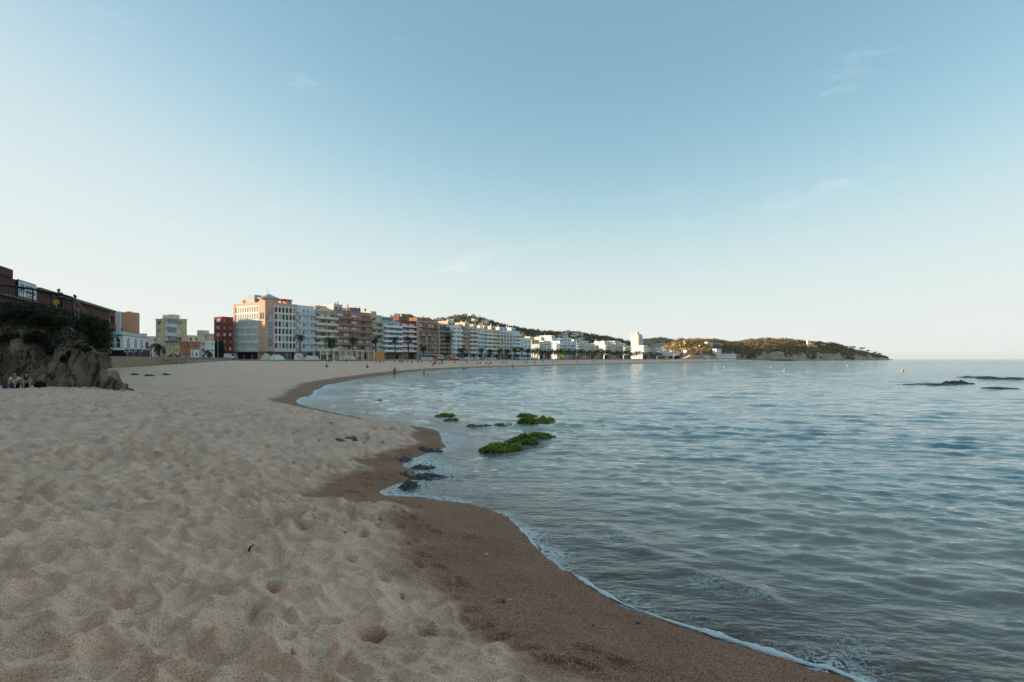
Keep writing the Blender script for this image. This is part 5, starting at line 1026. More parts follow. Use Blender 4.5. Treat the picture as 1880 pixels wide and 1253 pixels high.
# ---------------------------------------------------------------- people
def skin_mesh(J, E, root=0, sub=1, name='body'):
    me = bpy.data.meshes.new('sk'); me.from_pydata([j[0] for j in J], E, []); ob = bpy.data.objects.new('sk', me); COL.objects.link(ob)
    md = ob.modifiers.new('s', 'SKIN'); ss = ob.modifiers.new('u', 'SUBSURF'); ss.levels = sub; ss.render_levels = sub
    for i, j in enumerate(J):
        r_ = j[1]; me.skin_vertices[0].data[i].radius = (r_, r_*(j[2] if len(j) > 2 else 1)); me.skin_vertices[0].data[i].use_root = (i == root)
    dg = bpy.context.evaluated_depsgraph_get(); dg.update(); out = bpy.data.meshes.new_from_object(ob.evaluated_get(dg)); out.name = name
    bpy.data.objects.remove(ob); bpy.data.meshes.remove(me)
    for pl in out.polygons: pl.use_smooth = True
    return out
def pose(kind):
    """joint positions, facing -y; feet or seat at z = 0"""
    p = dict(pel=(0, 0, .93), spi=(0, 0, 1.12), che=(0, .01, 1.34), nek=(0, 0, 1.47), hea=(0, -.03, 1.6), top=(0, -.01, 1.68))
    for s, n in ((-1, 'l'), (1, 'r')):
        p.update({n+'sh': (s*.17, .01, 1.39), n+'el': (s*.23, .03, 1.12), n+'wr': (s*.24, -.06, .88), n+'ha': (s*.235, -.09, .8), n+'hi': (s*.095, 0, .88), n+'kn': (s*.1, -.03, .48), n+'an': (s*.1, .02, .08), n+'to': (s*.11, -.13, .03)})
    if kind == 'walk':
        p.update(lkn=(-.09, -.16, .5), lan=(-.09, -.2, .1), lto=(-.1, -.34, .05), rkn=(.09, .06, .48), ran=(.09, .28, .14), rto=(.1, .18, .03), lel=(-.22, .12, 1.13), lwr=(-.22, .1, .9), lha=(-.22, .08, .82), rel=(.22, -.05, 1.12), rwr=(.22, -.2, .95), rha=(.22, -.25, .88))
    if kind == 'lean':
        p.update(che=(0, -.1, 1.3), spi=(0, -.02, 1.1), nek=(0, -.17, 1.43), hea=(0, -.22, 1.55), top=(0, -.21, 1.63))
        for s, n in ((-1, 'l'), (1, 'r')): p.update({n+'sh': (s*.17, -.1, 1.35), n+'el': (s*.36, -.22, 1.12), n+'wr': (s*.2, -.38, 1.06), n+'ha': (s*.12, -.42, 1.06)})
    if kind == 'sit':
        p.update(pel=(0, 0, .12), spi=(0, .06, .3), che=(0, .05, .52), nek=(0, -.02, .66), hea=(0, -.08, .78), top=(0, -.07, .86))
        for s, n in ((-1, 'l'), (1, 'r')): p.update({n+'sh': (s*.17, .03, .57), n+'el': (s*.25, -.14, .4), n+'wr': (s*.13, -.36, .42), n+'ha': (s*.06, -.42, .42), n+'hi': (s*.1, -.04, .13), n+'kn': (s*.15, -.4, .45), n+'an': (s*.13, -.6, .09), n+'to': (s*.14, -.74, .04)})
    if kind == 'recline':
        p.update(pel=(0, 0, .1), spi=(0, .16, .2), che=(0, .3, .34), nek=(0, .38, .46), hea=(0, .4, .58), top=(0, .42, .66))
        for s, n in ((-1, 'l'), (1, 'r')): p.update({n+'sh': (s*.17, .33, .4), n+'el': (s*.22, .45, .2), n+'wr': (s*.22, .36, .06), n+'ha': (s*.22, .28, .04), n+'hi': (s*.1, -.06, .1), n+'kn': (s*.12, -.45, .2 if s > 0 else .1), n+'an': (s*.12, -.85, .08), n+'to': (s*.13, -.9, .18)})
    return p
ORDER = ['pel', 'spi', 'che', 'nek', 'hea', 'top'] + [n+j for n in 'lr' for j in ('sh', 'el', 'wr', 'ha', 'hi', 'kn', 'an', 'to')]
RAD = dict(pel=.135, spi=.115, che=.14, nek=.055, hea=.1, top=.08, sh=.065, el=.042, wr=.03, ha=.036, hi=.085, kn=.056, an=.037, to=.036)
EDG = [('pel', 'spi'), ('spi', 'che'), ('che', 'nek'), ('nek', 'hea'), ('hea', 'top')] + [(a if a in RAD and a in ('pel', 'che') else n+a, n+b_) for n in 'lr' for a, b_ in (('che', 'sh'), ('sh', 'el'), ('el', 'wr'), ('wr', 'ha'), ('pel', 'hi'), ('hi', 'kn'), ('kn', 'an'), ('an', 'to'))]
skin_a = mat('skin_tan', (.42, .25, .17), .6, .1, 8); skin_b = mat('skin_fair', (.55, .36, .27), .6, .1, 8); hair_m = mat('dark_hair', (.025, .018, .014), .6, .2, 20)
def rad(k): return RAD[k] if k in RAD else RAD[k[1:]]
def body_of(kind):
    p = pose(kind); ix = {k: i for i, k in enumerate(ORDER)}
    J = [(p[k], rad(k)) for k in ORDER]; me = skin_mesh(J, [(ix[a], ix[b_]) for a, b_ in EDG])
    # fingers, nose and feet detail joined to the one body mesh
    bm = bmesh.new(); bm.from_mesh(me); mb = MB()
    for n, s in (('l', -1), ('r', 1)):
        w_, h_ = Vector(p[n+'wr']), Vector(p[n+'ha']); d_ = (h_-w_).normalized(); sd_ = d_.cross(Vector((1, 0, 0)));  sd_ = sd_.normalized() if sd_.length > .1 else Vector((0, 1, 0))
        for q, ln in enumerate((.075, .085, .08, .06)): b0 = h_+sd_*(q-1.5)*.02+d_*.015; mb.tube([b0, b0+d_*ln*.5, b0+d_*ln*.85+Vector((-s*.015, 0, 0))], [.01, .009, .006], 5)
        b0 = w_.lerp(h_, .5)+sd_*.03; mb.tube([b0, b0+sd_*.03+d_*.03, b0+sd_*.035+d_*.06], [.012, .01, .007], 5)
    hd = Vector(p['hea']); mb.tube([hd+Vector((0, -.085, .03)), hd+Vector((0, -.118, -.01)), hd+Vector((0, -.09, -.02))], [.008, .016, .008], 5)
    m2_ = mb.mesh('x'); bm.from_mesh(m2_); bm.to_mesh(me); bm.free(); me.materials.clear(); me.materials.append(skin_a); me.update()
    return me
def cloth_of(kind, keys, edges, grow, name):
    p = pose(kind); ks = keys; ix = {k: i for i, k in enumerate(ks)}; J = []
    for k in ks:
        if '>' in k: a, b_ = k.split('>'); J.append((tuple(Vector(p[a]).lerp(Vector(p[b_]), .62)), (rad(a)+rad(b_))/2+grow*1.3))
        else: J.append((p[k], rad(k)+grow))
    me = skin_mesh(J, [(ix[a], ix[b_]) for a, b_ in edges], name=name); return me
TOPK = (['spi', 'che', 'lsh', 'rsh', 'lsh>lel', 'rsh>rel', 'pel'], [('pel', 'spi'), ('spi', 'che'), ('che', 'lsh'), ('che', 'rsh'), ('lsh', 'lsh>lel'), ('rsh', 'rsh>rel')])
BOTK = (['pel', 'lhi', 'rhi', 'lhi>lkn', 'rhi>rkn'], [('pel', 'lhi'), ('pel', 'rhi'), ('lhi', 'lhi>lkn'), ('rhi', 'rhi>rkn')])
TROK = (['pel', 'lhi', 'rhi', 'lkn', 'rkn', 'lkn>lan', 'rkn>ran'], [('pel', 'lhi'), ('pel', 'rhi'), ('lhi', 'lkn'), ('rhi', 'rkn'), ('lkn', 'lkn>lan'), ('rkn', 'rkn>ran')])
PEOPLE = {}
def hair_mesh(kind, long):
    p = pose(kind); hd = Vector(p['hea']); tp = Vector(p['top']); up = (tp-hd).normalized(); mb = MB(); mb.smooth = True; bk = Vector((0, 1, 0))
    n = 10; rings = [(.03, .128), (.085, .1), (.112, .05), (.115, 0), (.1, -.05)]+([(.11, -.14), (.095, -.26), (.05, -.33)] if long else [])
    vs = []
    for r_, dz in rings:
        for q in range(n):
            a = 2*math.pi*q/n; c_, s_ = math.cos(a), math.sin(a); fr_ = s_ < -.3 and dz < .06
            vs.append(hd+up*(dz+.02)+Vector((c_*r_, .03+(s_*r_ if not fr_ else -.02), 0)))
    fs = [(i*n+k_, i*n+(k_+1) % n, (i+1)*n+(k_+1) % n, (i+1)*n+k_) for i in range(len(rings)-1) for k_ in range(n)]+[tuple(range(n))]
    mb.raw(vs, fs); return mb.mesh('hair')
def person_proto(kind):
    if kind in PEOPLE: return PEOPLE[kind]
    d_ = dict(body=body_of(kind), top=cloth_of(kind, *TOPK, .018, 'shirt'), bot=cloth_of(kind, *BOTK, .02, 'shorts'), tro=cloth_of(kind, *TROK, .018, 'trousers'), hs=hair_mesh(kind, False), hl=hair_mesh(kind, True))
    for k, v in d_.items():
        if not v.materials: v.materials.append(hair_m)
    PEOPLE[kind] = d_; return d_
CLC = {}
def cloth_m(h):
    if h not in CLC: CLC[h] = mat('cloth_'+h, col(h), .9, .12, 10)
    return CLC[h]
def person(label, loc, kind, rz, top=None, bot=None, long=False, skn=None, trousers=False, scale=1.0, group=None, dress=None):
    d_ = person_proto(kind); t = tag(empty('person', loc, rz), label, 'person', group); t.scale = (scale,)*3
    def put(nm, me, m): o_ = link(nm, me, t); remat(o_, m); return o_
    put('body', d_['body'], skn or skin_a); put('hair', d_['hl' if long else 'hs'], hair_m)
    if top: put('shirt', d_['top'], cloth_m(top))
    if bot: put('trousers' if trousers else 'shorts', d_['tro' if trousers else 'bot'], cloth_m(bot))
    if dress:
        mb = MB(); mb.smooth = True; mb.mat(cloth_m(dress)); mb.lathe([(.17, 1.0), (.19, .92), (.24, .7), (.28, .45), (.27, .44), (.1, .95)], 14, ry=.85); mb.build('skirt', None, t)
    return t
def facing(p, dx=0, dy=0): return math.atan2(p.y+dy, p.x+dx)-math.pi/2        # turned towards the camera side
# on the cliff path
pa = P(110, 571, 44.2); person('person in dark clothes leaning on the cliff railing beside the yellow emblem', pa, 'lean', .25, '2a2430', '222a3c', trousers=True)
pb = P(138, 582, 44.4); person('person with long dark hair in a pink dress behind the railing bend', pb, 'stand', 2.4, 'a87a94', 'a87a94', True, dress='a87a94')
# seated below the cliff
pc = on_sand(27, 714); pc.z = bz(pc.x, pc.y)+.02; person('person in a white shirt sitting on the sand against the cliff', pc, 'sit', .5, 'e8eaf0', '2b2226', scale=1.02)
pd = on_sand(48, 714); pd.z = bz(pd.x, pd.y)+.02; person('person in a grey shirt sitting beside the white shirted one below the cliff', pd, 'sit', .75, '8f8587', '2a2a30', True, scale=1.0)
for nm, lb, px, py, h, sc_ in (('beach_bag', 'dark round backpack on the sand beside the seated pair', 68, 714, '17121a', (.3, .24, .42)), ('beach_bag', 'blue bag on the sand left of the white shirted person', 10, 715, '2c3a5c', (.34, .2, .36))):
    p = on_sand(px, py); mb = MB(); mb.smooth = True; t = tag(empty(nm, (p.x, p.y+.2, bz(p.x, p.y))), lb, 'bag'); mb.mat(cloth_m(h)); mb.lathe([(sc_[0]*.8, 0), (sc_[0], .12), (sc_[0]*.95, sc_[2]*.6), (sc_[0]*.5, sc_[2]*.95), (.02, sc_[2])], 12, ry=sc_[1]/sc_[0]); mb.build('bag_body', None, t); mb = MB(); mb.tube([(-.1, -.05, sc_[2]*.9), (-.05, -.05, sc_[2]+.09), (.05, -.05, sc_[2]+.09), (.1, -.05, sc_[2]*.9)], .015, 5); mb.build('handle', cloth_m('101014'), t)
PPL = [(724.5, 691, 'stand', 'd8452e', 'd8452e', 0, 'person in bright red standing in the shallows'), (778.5, 690.5, 'stand', 'c98a80', 'b06a66', 0, 'child in pinkish swimwear wading right of the red bather'), (600, 675, 'sit', 'b98e6a', '6a4a3a', 0, 'sunbather sitting on the sand in front of the pergola'), (604, 667, 'stand', '24284a', '1c2038', 1, 'person in navy walking past the pergola'), (613, 668, 'walk', 'dfe6ec', 'dfe6ec', 1, 'person in white walking beside the one in navy'),
       (636, 666, 'stand', '2e3328', '2a2c26', 1, 'person in dark clothes standing before the pergola'), (674, 676, 'sit', '241a1e', '3a2c28', 0, 'person in black sitting beside a white towel'), (845.5, 679, 'recline', 'a07a60', '6a3c34', 0, 'sunbather lying near the waterline'), (851.5, 679, 'stand', 'e6eaee', '2a2e38', 0, 'person in a white shirt at the waterline by the lying sunbather'), (941.5, 675, 'stand', '1c1a1e', '17161a', 0, 'person in black standing at the far water edge'),
       (734, 666, 'sit', '5a4038', '3a3030', 0, 'person sitting on the sand before the dark red block'), (748, 666, 'sit', '9a7468', '4a3a3a', 0, 'person sitting on the sand left of the row of white boxes'), (756, 667, 'sit', '30282c', '222024', 0, 'dark clad person sitting before the terracotta block'), (773, 667, 'recline', '8c7a6a', '3c4048', 0, 'person lying back on the sand before the terracotta block'), (795, 671, 'sit', 'c07a70', '503030', 0, 'person in pink sitting before the pedal boats'), (800, 670, 'stand', '2a2a30', '202026', 1, 'person in dark standing at the near end of the pedal boats'), (806, 669, 'sit', 'e0d8d0', '3a3a44', 0, 'person in white sitting beside the pedal boats'), (811, 669, 'walk', '403a50', '2c2c34', 1, 'person in purple grey walking by the pedal boats'),
       (877, 668, 'sit', '9c4a40', '302626', 0, 'person in red sitting below the first beach hut'), (882, 668, 'sit', 'd0c0b0', '302c30', 0, 'person in cream sitting below the first beach hut'), (893, 669, 'sit', '2a2228', '241e22', 0, 'person in black at the left of the group below the huts'), (898, 670, 'recline', 'a0504a', '402a2a', 0, 'person lying at the front of the group below the huts'), (901, 668, 'sit', '7a2f34', '302226', 0, 'person in dark red at the right of the group below the huts'), (923, 667, 'sit', '302a30', '242026', 0, 'person sitting alone below the slatted white block'), (928, 667, 'sit', 'b8a898', '3a3438', 0, 'person in beige sitting right of the lone one'), (964, 667, 'sit', '282028', '201c22', 0, 'left of two dark figures sitting below the blue huts'), (968, 667, 'sit', '5a2a2c', '2a2024', 0, 'right of two dark figures sitting below the blue huts'), (981.5, 667, 'sit', '241e24', '201a1e', 0, 'dark figure sitting alone beyond the blue huts'), (997, 666, 'stand', '3a3640', '2a2a32', 1, 'person standing on the far sand by the palms'), (1015, 666, 'sit', '262026', '201c20', 0, 'dark figure sitting on the far sand beneath the palms'),
       (512, 662, 'sit', '16141a', '141218', 0, 'dark clad person sitting by the white covered boats near the hotel'), (1060, 666, 'sit', '403038', '2a2428', 0, 'small figure sitting before the long white canopy'), (1090, 666, 'stand', '50484c', '302c30', 1, 'small figure standing on the far beach right of the canopy')]
for k, (px, py, kd, c1, c2, tr_, lb) in enumerate(PPL):
    p = on_sand(px, py, 420); p.z = bz(p.x, p.y)
    if k < 2: p.z = -.32
    person(lb, p, kd, random.uniform(-.8, .8) if kd != 'walk' else 1.3, c1, c2, k % 3 == 2, skin_b if k % 2 else skin_a, bool(tr_), group='people on the beach', scale=.72 if k == 1 else 1.0)
p = on_sand(785.5, 690); hd_ = tag(empty('person', (p.x, p.y, -1.42)), 'swimmer with only the dark haired head above the water', 'person', 'people on the beach'); d_ = person_proto('stand'); o_ = link('body', d_['body'], hd_); remat(o_, skin_a); o_ = link('hair', d_['hs'], hd_); remat(o_, hair_m)
rnd = random.Random(12); pc_ = ['c9ccd2', '2a2c34', '8a3a34', '3a4a6a', 'd8d0c0', '5a5450', '1e1e24', 'b8a088']
WK = sorted([rnd.uniform(432, 545) for q in range(9)]+[rnd.uniform(625, 790) for q in range(12)]+[rnd.uniform(985, 1150) for q in range(15)]+[rnd.uniform(285, 360) for q in range(8)])
for k, px in enumerate(WK):
    if px < 400: p = P(px, 655, W0.y+(W1.y-W0.y)*(px-250)/170+6)
    else: p = row_pt(px, rnd.uniform(20, 29))
    p.z = GZ; a, b_ = rnd.choice(pc_), rnd.choice(pc_)
    person(ORD[k]+' stroller from the left along the promenade', p, rnd.choice(['walk', 'stand', 'walk']), rnd.choice([ROW_RZ+1.57, ROW_RZ-1.57]), a, b_, rnd.random() < .4, skin_b, rnd.random() < .6, group='strollers on the promenade')
rnd = random.Random(21); SX = sorted(rnd.uniform(690, 900) for q in range(18))
for k, px in enumerate(SX):
    p = on_sand(px, rnd.uniform(664.8, 668.5), 330); p.z = bz(p.x, p.y)
    person(ORD[k]+' of the small sitters from the left scattered before the kiosks', p, rnd.choice(['sit', 'recline', 'sit', 'stand']), rnd.uniform(-1.2, 1.2), rnd.choice(pc_), rnd.choice(pc_), rnd.random() < .4, skin_b, group='people on the beach')
tw = on_sand(661, 675.5); mb = MB(); mb.mat(cloth_m('c8d0e0')); mb.raw([(-.9, -.5, .03), (.9, -.45, .03), (.95, .5, .05), (-.85, .5, .03), (0, 0, .07)], [(0, 1, 4), (1, 2, 4), (2, 3, 4), (3, 0, 4)]); tag(mb.build('beach_towel', None, loc=(tw.x, tw.y, tw.z+.02)), 'pale towel spread on the sand beside the person in black', 'towel')
# ---------------------------------------------------------------- beach bar, kiosks, boats
def rowbox(name, label, px0, px1, off, cat, group=None, zg=None):
    a, b_ = row_pt(px0, off), row_pt(px1, off); t = tag(empty(name, (a.x, a.y, GZ-.25 if zg is None else zg), ROW_RZ), label, cat, group); return t, (b_-a).length, (a.y+b_.y)/2
white_p = mat('white_paint', (.66, .66, .63), .6, .08, 2); wood_o = mat('orange_wood', (.5, .21, .07), .8, .2, 3); wood_l = mat('pale_wood', (.5, .36, .2), .8, .2, 3); canvas = mat('cream_canvas', (.6, .53, .42), .9, .15, 1.5); bluew = mat('blue_panel', (.16, .35, .42), .7, .12, 2)
t, W_, Y_ = rowbox('beach_pergola', 'open beach bar pergola with white posts and pale timber panels', 602, 687, 40, 'pergola')
hh = zpx(644.5, Y_)-(GZ-.25)
for q in range(9): mb = MB(); x = W_*q/8; mb.box(x-.11, x+.11, 0, .22, 0, hh); mb.box(x-.1, x+.1, 4.0, 4.2, 0, hh); mb.build('post', white_p, t)
mb = MB(); mb.box(-.15, W_+.15, -.02, .2, hh, hh+.22); mb.box(-.15, W_+.15, 4.0, 4.22, hh, hh+.22); mb.build('beam', white_p, t)
for q in range(17): mb = MB(); x = W_*q/16; mb.box(x-.06, x+.06, .2, 4.0, hh+.02, hh+.2); mb.build('rafter', white_p, t)
mb = MB(); mb.box(W_*.16, W_*.44, .6, 4, hh+.75, hh+.95); mb.build('raised_roof', canvas, t)
for a_, b2, z0, z1, m in ((.02, .22, hh*.55, hh*.95, wood_l), (.24, .4, hh*.1, hh*.5, bluew), (.42, .6, hh*.5, hh*.95, wood_l), (.6, .72, hh*.35, hh*.85, wood_o), (.74, .9, hh*.3, hh*.85, wood_o)): mb = MB(); mb.box(W_*a_, W_*b2, 4.3, 4.4, z0, z1); mb.build('panel', m, t)
for q in range(6): mb = MB(); x = W_*(.1+.14*q); mb.lathe([(.14, 0), (.2, .02), (.2, .85), (.5, .9), (.5, .95), (.02, .96)], 10, (x, 1.8, 0)); mb.build('bar_table', wood_l, t)
t, W_, Y_ = rowbox('orange_kiosk', 'orange timber beach kiosk beside the pergola', 686, 706, 39, 'kiosk'); hh = zpx(646, Y_)-(GZ-.25)
mb = MB()
for q in range(int(W_/.3)): pass
mb.box(0, W_, 0, 3, 0, hh*.9); mb.build('wall', wood_l, t)
for q in range(int(W_/.25)): mb = MB(); mb.box(q*.25+.01, q*.25+.24, -.05, -.003, .05, hh*.88); mb.build('plank', wood_o if q % 7 in (3, 4) else mat('orange_plank', (.6, .3, .11), .8, .2, 3), t)
mb = MB(); mb.box(-.2, W_+.2, -.35, 3.2, hh*.9, hh); mb.build('roof', wood_l, t); mb = MB(); mb.box(.3, 1.6, -.5, -.06, 0, .95); mb.build('counter', mat('red_orange_board', (.6, .12, .04), .7), t)
def tarp(label, px0, px1, y0, off, m, seed, group='covered boats and stores on the upper beach', name='covered_boat'):
    t, W_, Y_ = rowbox(name, label, px0, px1, off, 'covered boat', group); h = max(.8, zpx(y0, Y_)-(GZ-.25)); nx_, ny_ = 22, 12; u, v = np.meshgrid(np.linspace(0, 1, nx_), np.linspace(0, 1, ny_))
    z_ = h*(1-np.abs(u*2-1)**5)*(1-np.abs(v*2-1)**3)*(.82+.3*fbm2(u*4+seed, v*3, 3, seed)); X_ = u*W_+.15*fbm2(u*6, v*6+seed, 2, 5); Y2 = v*3+.15*fbm2(u*5+9, v*5, 2, 6)
    i = np.arange(ny_-1)[:, None]*nx_; j = np.arange(nx_-1)[None]; f = np.stack([i+j, i+j+1, i+nx_+j+1, i+nx_+j], -1).reshape(-1, 4)
    link('tarpaulin', npmesh('tarpaulin', np.stack([X_.ravel(), Y2.ravel(), z_.ravel()], -1), f, m), t); mb = MB(); mb.tube([(0, -.05, .15), (W_, -.05, .15)], .03, 5); mb.build('tie_rope', mat('rope', (.3, .26, .2), .9), t)
tarp('cream tarpaulin over boats in front of the hotel', 487, 500, 649, 36, canvas, 1); tarp('pale tarpaulin mound right of the cream one before the hotel', 501, 525, 650, 38, mat('pale_canvas', (.62, .62, .58), .9, .12, 1.5), 2); tarp('low cream tarpaulin mound left of the pergola', 563, 589, 651, 40, canvas, 3); tarp('white tarpaulin mound inside the pergola', 630, 656, 650, 37, MATS['pale_canvas'], 4); tarp('pale low tarpaulin right of the pedal boats', 838, 858, 658, 33, MATS['pale_canvas'], 5)
t, W_, Y_ = rowbox('painted_board', 'white board with reddish painted swirls near the hotel', 541, 556, 37, 'board'); mb = MB(); mb.prism_xz([(0, 0), (W_, 0), (W_, 1.6), (W_*.8, 2.5), (W_*.2, 2.4), (0, 1.5)], 0, .12); mb.build('panel', white_p, t); mb = MB(); mb.tube([(W_*.5+.7*math.cos(q*.5)*(1-q*.03), -.02, 1.2+.8*math.sin(q*.5)*(1-q*.03)) for q in range(22)], .1, 5); mb.build('painted_swirl', mat('faded_red', (.5, .25, .2), .8), t)
# pedal boats with slides, parked in two rows
pcs = ['c23a28', 'd86a2c', 'e0b23a', '6aa04a', 'c8d0c8', 'b8322c', '3f8a52', 'e0582c']
def pedal_boat(label, px, off, c1, c2):
    p = row_pt(px, off); t = tag(empty('pedal_boat', (p.x, p.y, GZ-.35), ROW_RZ+1.35), label, 'pedal boat', 'pedal boats parked on the beach')
    for s in (-.55, .55):
        mb = MB(); mb.smooth = True; mb.tube([(-1.9, s, .55), (-1.5, s, .3), (0, s, .25), (1.3, s, .28), (1.9, s, .5)], [.08, .24, .28, .26, .08], 8); mb.build('hull', cloth_m(c1), t)
    mb = MB(); mb.box(-1.2, 1.1, -.75, .75, .5, .62); mb.build('deck', white_p, t)
    for s in (-.38, .38): mb = MB(); mb.box(-.2, .3, s-.25, s+.25, .62, .8); mb.box(-.3, -.2, s-.25, s+.25, .62, 1.25); mb.build('seat', cloth_m(c2), t)
    mb = MB(); mb.raw([(-1.9, -.3, .75), (-1.9, .3, .75), (.9, .3, 2.35), (.9, -.3, 2.35), (-1.9, -.3, .66), (-1.9, .3, .66), (.9, .3, 2.26), (.9, -.3, 2.26)], [(0, 3, 2, 1), (4, 5, 6, 7), (0, 1, 5, 4), (1, 2, 6, 5), (2, 3, 7, 6), (3, 0, 4, 7)]); mb.build('slide', cloth_m(c2), t)
    mb = MB(); mb.tube([(.85, -.25, .6), (.85, -.25, 2.3)], .04, 5); mb.tube([(.85, .25, .6), (.85, .25, 2.3)], .04, 5); mb.build('slide_post', steel, t)
for k in range(13): pedal_boat(ORD[k]+' pedal boat with a slide counted from the hotel side', 797+k*3.4, 36-(k % 2)*4.5, pcs[(k*3+1) % 8], pcs[(k*5) % 8])
def hut(label, px0, px1, y0, off, m, m2_, group='beach huts'):
    t, W_, Y_ = rowbox('beach_hut', label, px0, px1, off, 'hut', group); h = zpx(y0, Y_)-(GZ-.25)
    mb = MB(); mb.box(0, W_, 0, 3, 0, h*.9); mb.build('wall', m, t); mb = MB(); mb.box(-.15, W_+.15, -.4, 3.2, h*.9, h); mb.build('roof', white_p, t); mb = MB(); mb.box(W_*.35, W_*.75, -.05, -.002, .1, h*.7); mb.build('door', m2_, t)
    mb = MB(); mb.box(W_*.05, W_*.28, -.06, -.002, h*.35, h*.7); mb.build('shutter', m2_, t)
for a, b_, y, of, m, m2_, lb in ((782, 787.5, 656, 37, white_p, bluew, 'white box hut left of the pedal boats'), (788.5, 794, 656.5, 37, white_p, white_p, 'plain white box hut touching the pedal boats'), (861, 880, 656, 36, white_p, bluew, 'long white beach hut below the pale palms'), (889, 896, 657, 35, bluew, white_p, 'small blue beach hut right of the long white one'), (903, 911, 657, 35, white_p, bluew, 'small white beach hut right of the blue one'), (953, 960, 656, 33, bluew, white_p, 'first blue and white hut before the low white block'), (962, 967, 656, 33, white_p, bluew, 'white hut between the two blue ones'), (970, 977, 656.5, 33, bluew, white_p, 'second blue hut before the low white block'), (981, 988, 657, 33, white_p, bluew, 'cream hut at the end of the blue hut row')): hut(lb, a, b_, y, of, m, m2_)
t, W_, Y_ = rowbox('yellow_stand', 'yellow lifeguard stand on the far sand', 1031, 1036, 34, 'stand'); yel = mat('yellow_panel', (.65, .5, .05), .6); mb = MB(); mb.box(0, W_, 0, 2, 1.4, 3.4); mb.build('cabin', yel, t)
for x in (0, W_-.15): mb = MB(); mb.box(x, x+.15, 0, .15, 0, 1.4); mb.build('leg', yel, t)
t, W_, Y_ = rowbox('beach_canopy', 'long white beach canopy right of the yellow stand', 1037, 1063, 33, 'canopy'); mb = MB(); mb.box(0, W_, 0, 5, 2.6, 2.8); mb.build('roof', white_p, t)
for q in range(7): x = W_*q/6; mb = MB(); mb.box(x-.1, x+.1, 0, .2, 0, 2.6); mb.build('post', white_p, t)
# lamp posts and signs along the promenade
for k, (px, yt, of, lb) in enumerate(((400, 618, 6, 'lamp post before the red block'), (527, 622, 24, 'lamp post before the arcaded hotel front'), (579, 626, 24, 'lamp post between pale blue and cream blocks'), (627, 622, 25, 'tall lamp post behind the pergola'), (681, 624, 25, 'lamp post behind the orange kiosk'), (709, 626, 25, 'lamp post before the white block'), (740, 628, 25, 'lamp post before the dark red block'), (790, 630, 25, 'lamp post beside the box huts'), (835, 632, 25, 'lamp post before the white glazed block'), (893, 636, 25, 'lamp post above the blue hut'), (924, 638, 25, 'lamp post before the slatted block'))):
    p = row_pt(px, of); h = zpx(yt, p.y)-GZ; t = tag(empty('lamp_post', (p.x, p.y, GZ), ROW_RZ), lb, 'lamp post', 'promenade lamp posts'); mb = MB(); mb.tube([(0, 0, 0), (0, 0, h)], [.11, .06], 7); mb.build('pole', steel, t); mb = MB(); mb.tube([(0, 0, h), (0, -.6, h+.25), (0, -1.3, h+.25)], .045, 5); mb.build('arm', steel, t); mb = MB(); mb.box(-.12, .12, -1.75, -1.2, h+.18, h+.3); mb.build('lamp_head', steel, t)
# white van before the red block
p = P(411, 655, 219); t = tag(empty('white_van', (p.x, p.y, GZ), .35), 'white van parked at the end of the sea wall', 'van'); vp = mat('van_white', (.62, .63, .63), .35, .05, 2, spec=.5)
mb = MB(); mb.prism_xz([(0, .35), (4.6, .35), (4.6, 1.1), (4.1, 1.25), (3.4, 2.15), (.15, 2.25), (0, 2.0)], 0, 1.9); mb.build('body', vp, t); mb = MB(); mb.prism_xz([(3.95, 1.3), (3.35, 2.05), (2.7, 2.05), (2.7, 1.3)], -.01, 1.91); mb.build('cab_window', glass_dk, t)
for x in (.9, 3.7):
    for y in (-.02, 1.72): mb = MB(); mb.tube([(x, y, .34), (x, y+.2, .34)], .34, 12); mb.build('wheel', mat('tyre', (.02, .02, .02), .8), t)
# date palm by the beige house and round tree before the red block
def small_palm(label, px, ytop, Y_, seed, big):
    p = P(px, 655, Y_); rnd = random.Random(seed); h = zpx(ytop, Y_)-GZ-1.2*big; t = tag(empty('palm_tree', (p.x, p.y, GZ)), label, 'palm tree', 'palms near the sea wall'); mb, top = palm_trunk(h, .22*big, .03, seed); mb.build('trunk', None, t)
    for me, rot, s_ in crown_set(26, rnd): link('frond', me, t, top, (rot[0], rot[1]+.2, rot[2]), s_*big)
small_palm('date palm before the ochre house behind the sea wall', 292, 627, 150, 71, 1.15); small_palm('little palm beside the white house behind the sea wall', 383, 640, 190, 72, .9)
p = P(402, 655, 226); shrub('leafy_tree', 'dark round leafy tree before the red block', (p.x, p.y, GZ+1.4), 3.0, 2.5, 6.2, 5200, leaf_dark, 141, .28, 'tree', None)
p = P(318, 655, 165); shrub('leafy_tree', 'dark bush before the ochre house', (p.x, p.y, GZ), 1.6, 1.4, 1.5, 1500, leaf_dark, 142, .2, 'shrub', None)
p = P(385, 655, 208); shrub('leafy_tree', 'low hedge bush left of the van', (p.x, p.y, GZ), 3.4, 1.4, 1.4, 2200, leaf_dark, 143, .2, 'shrub', None)

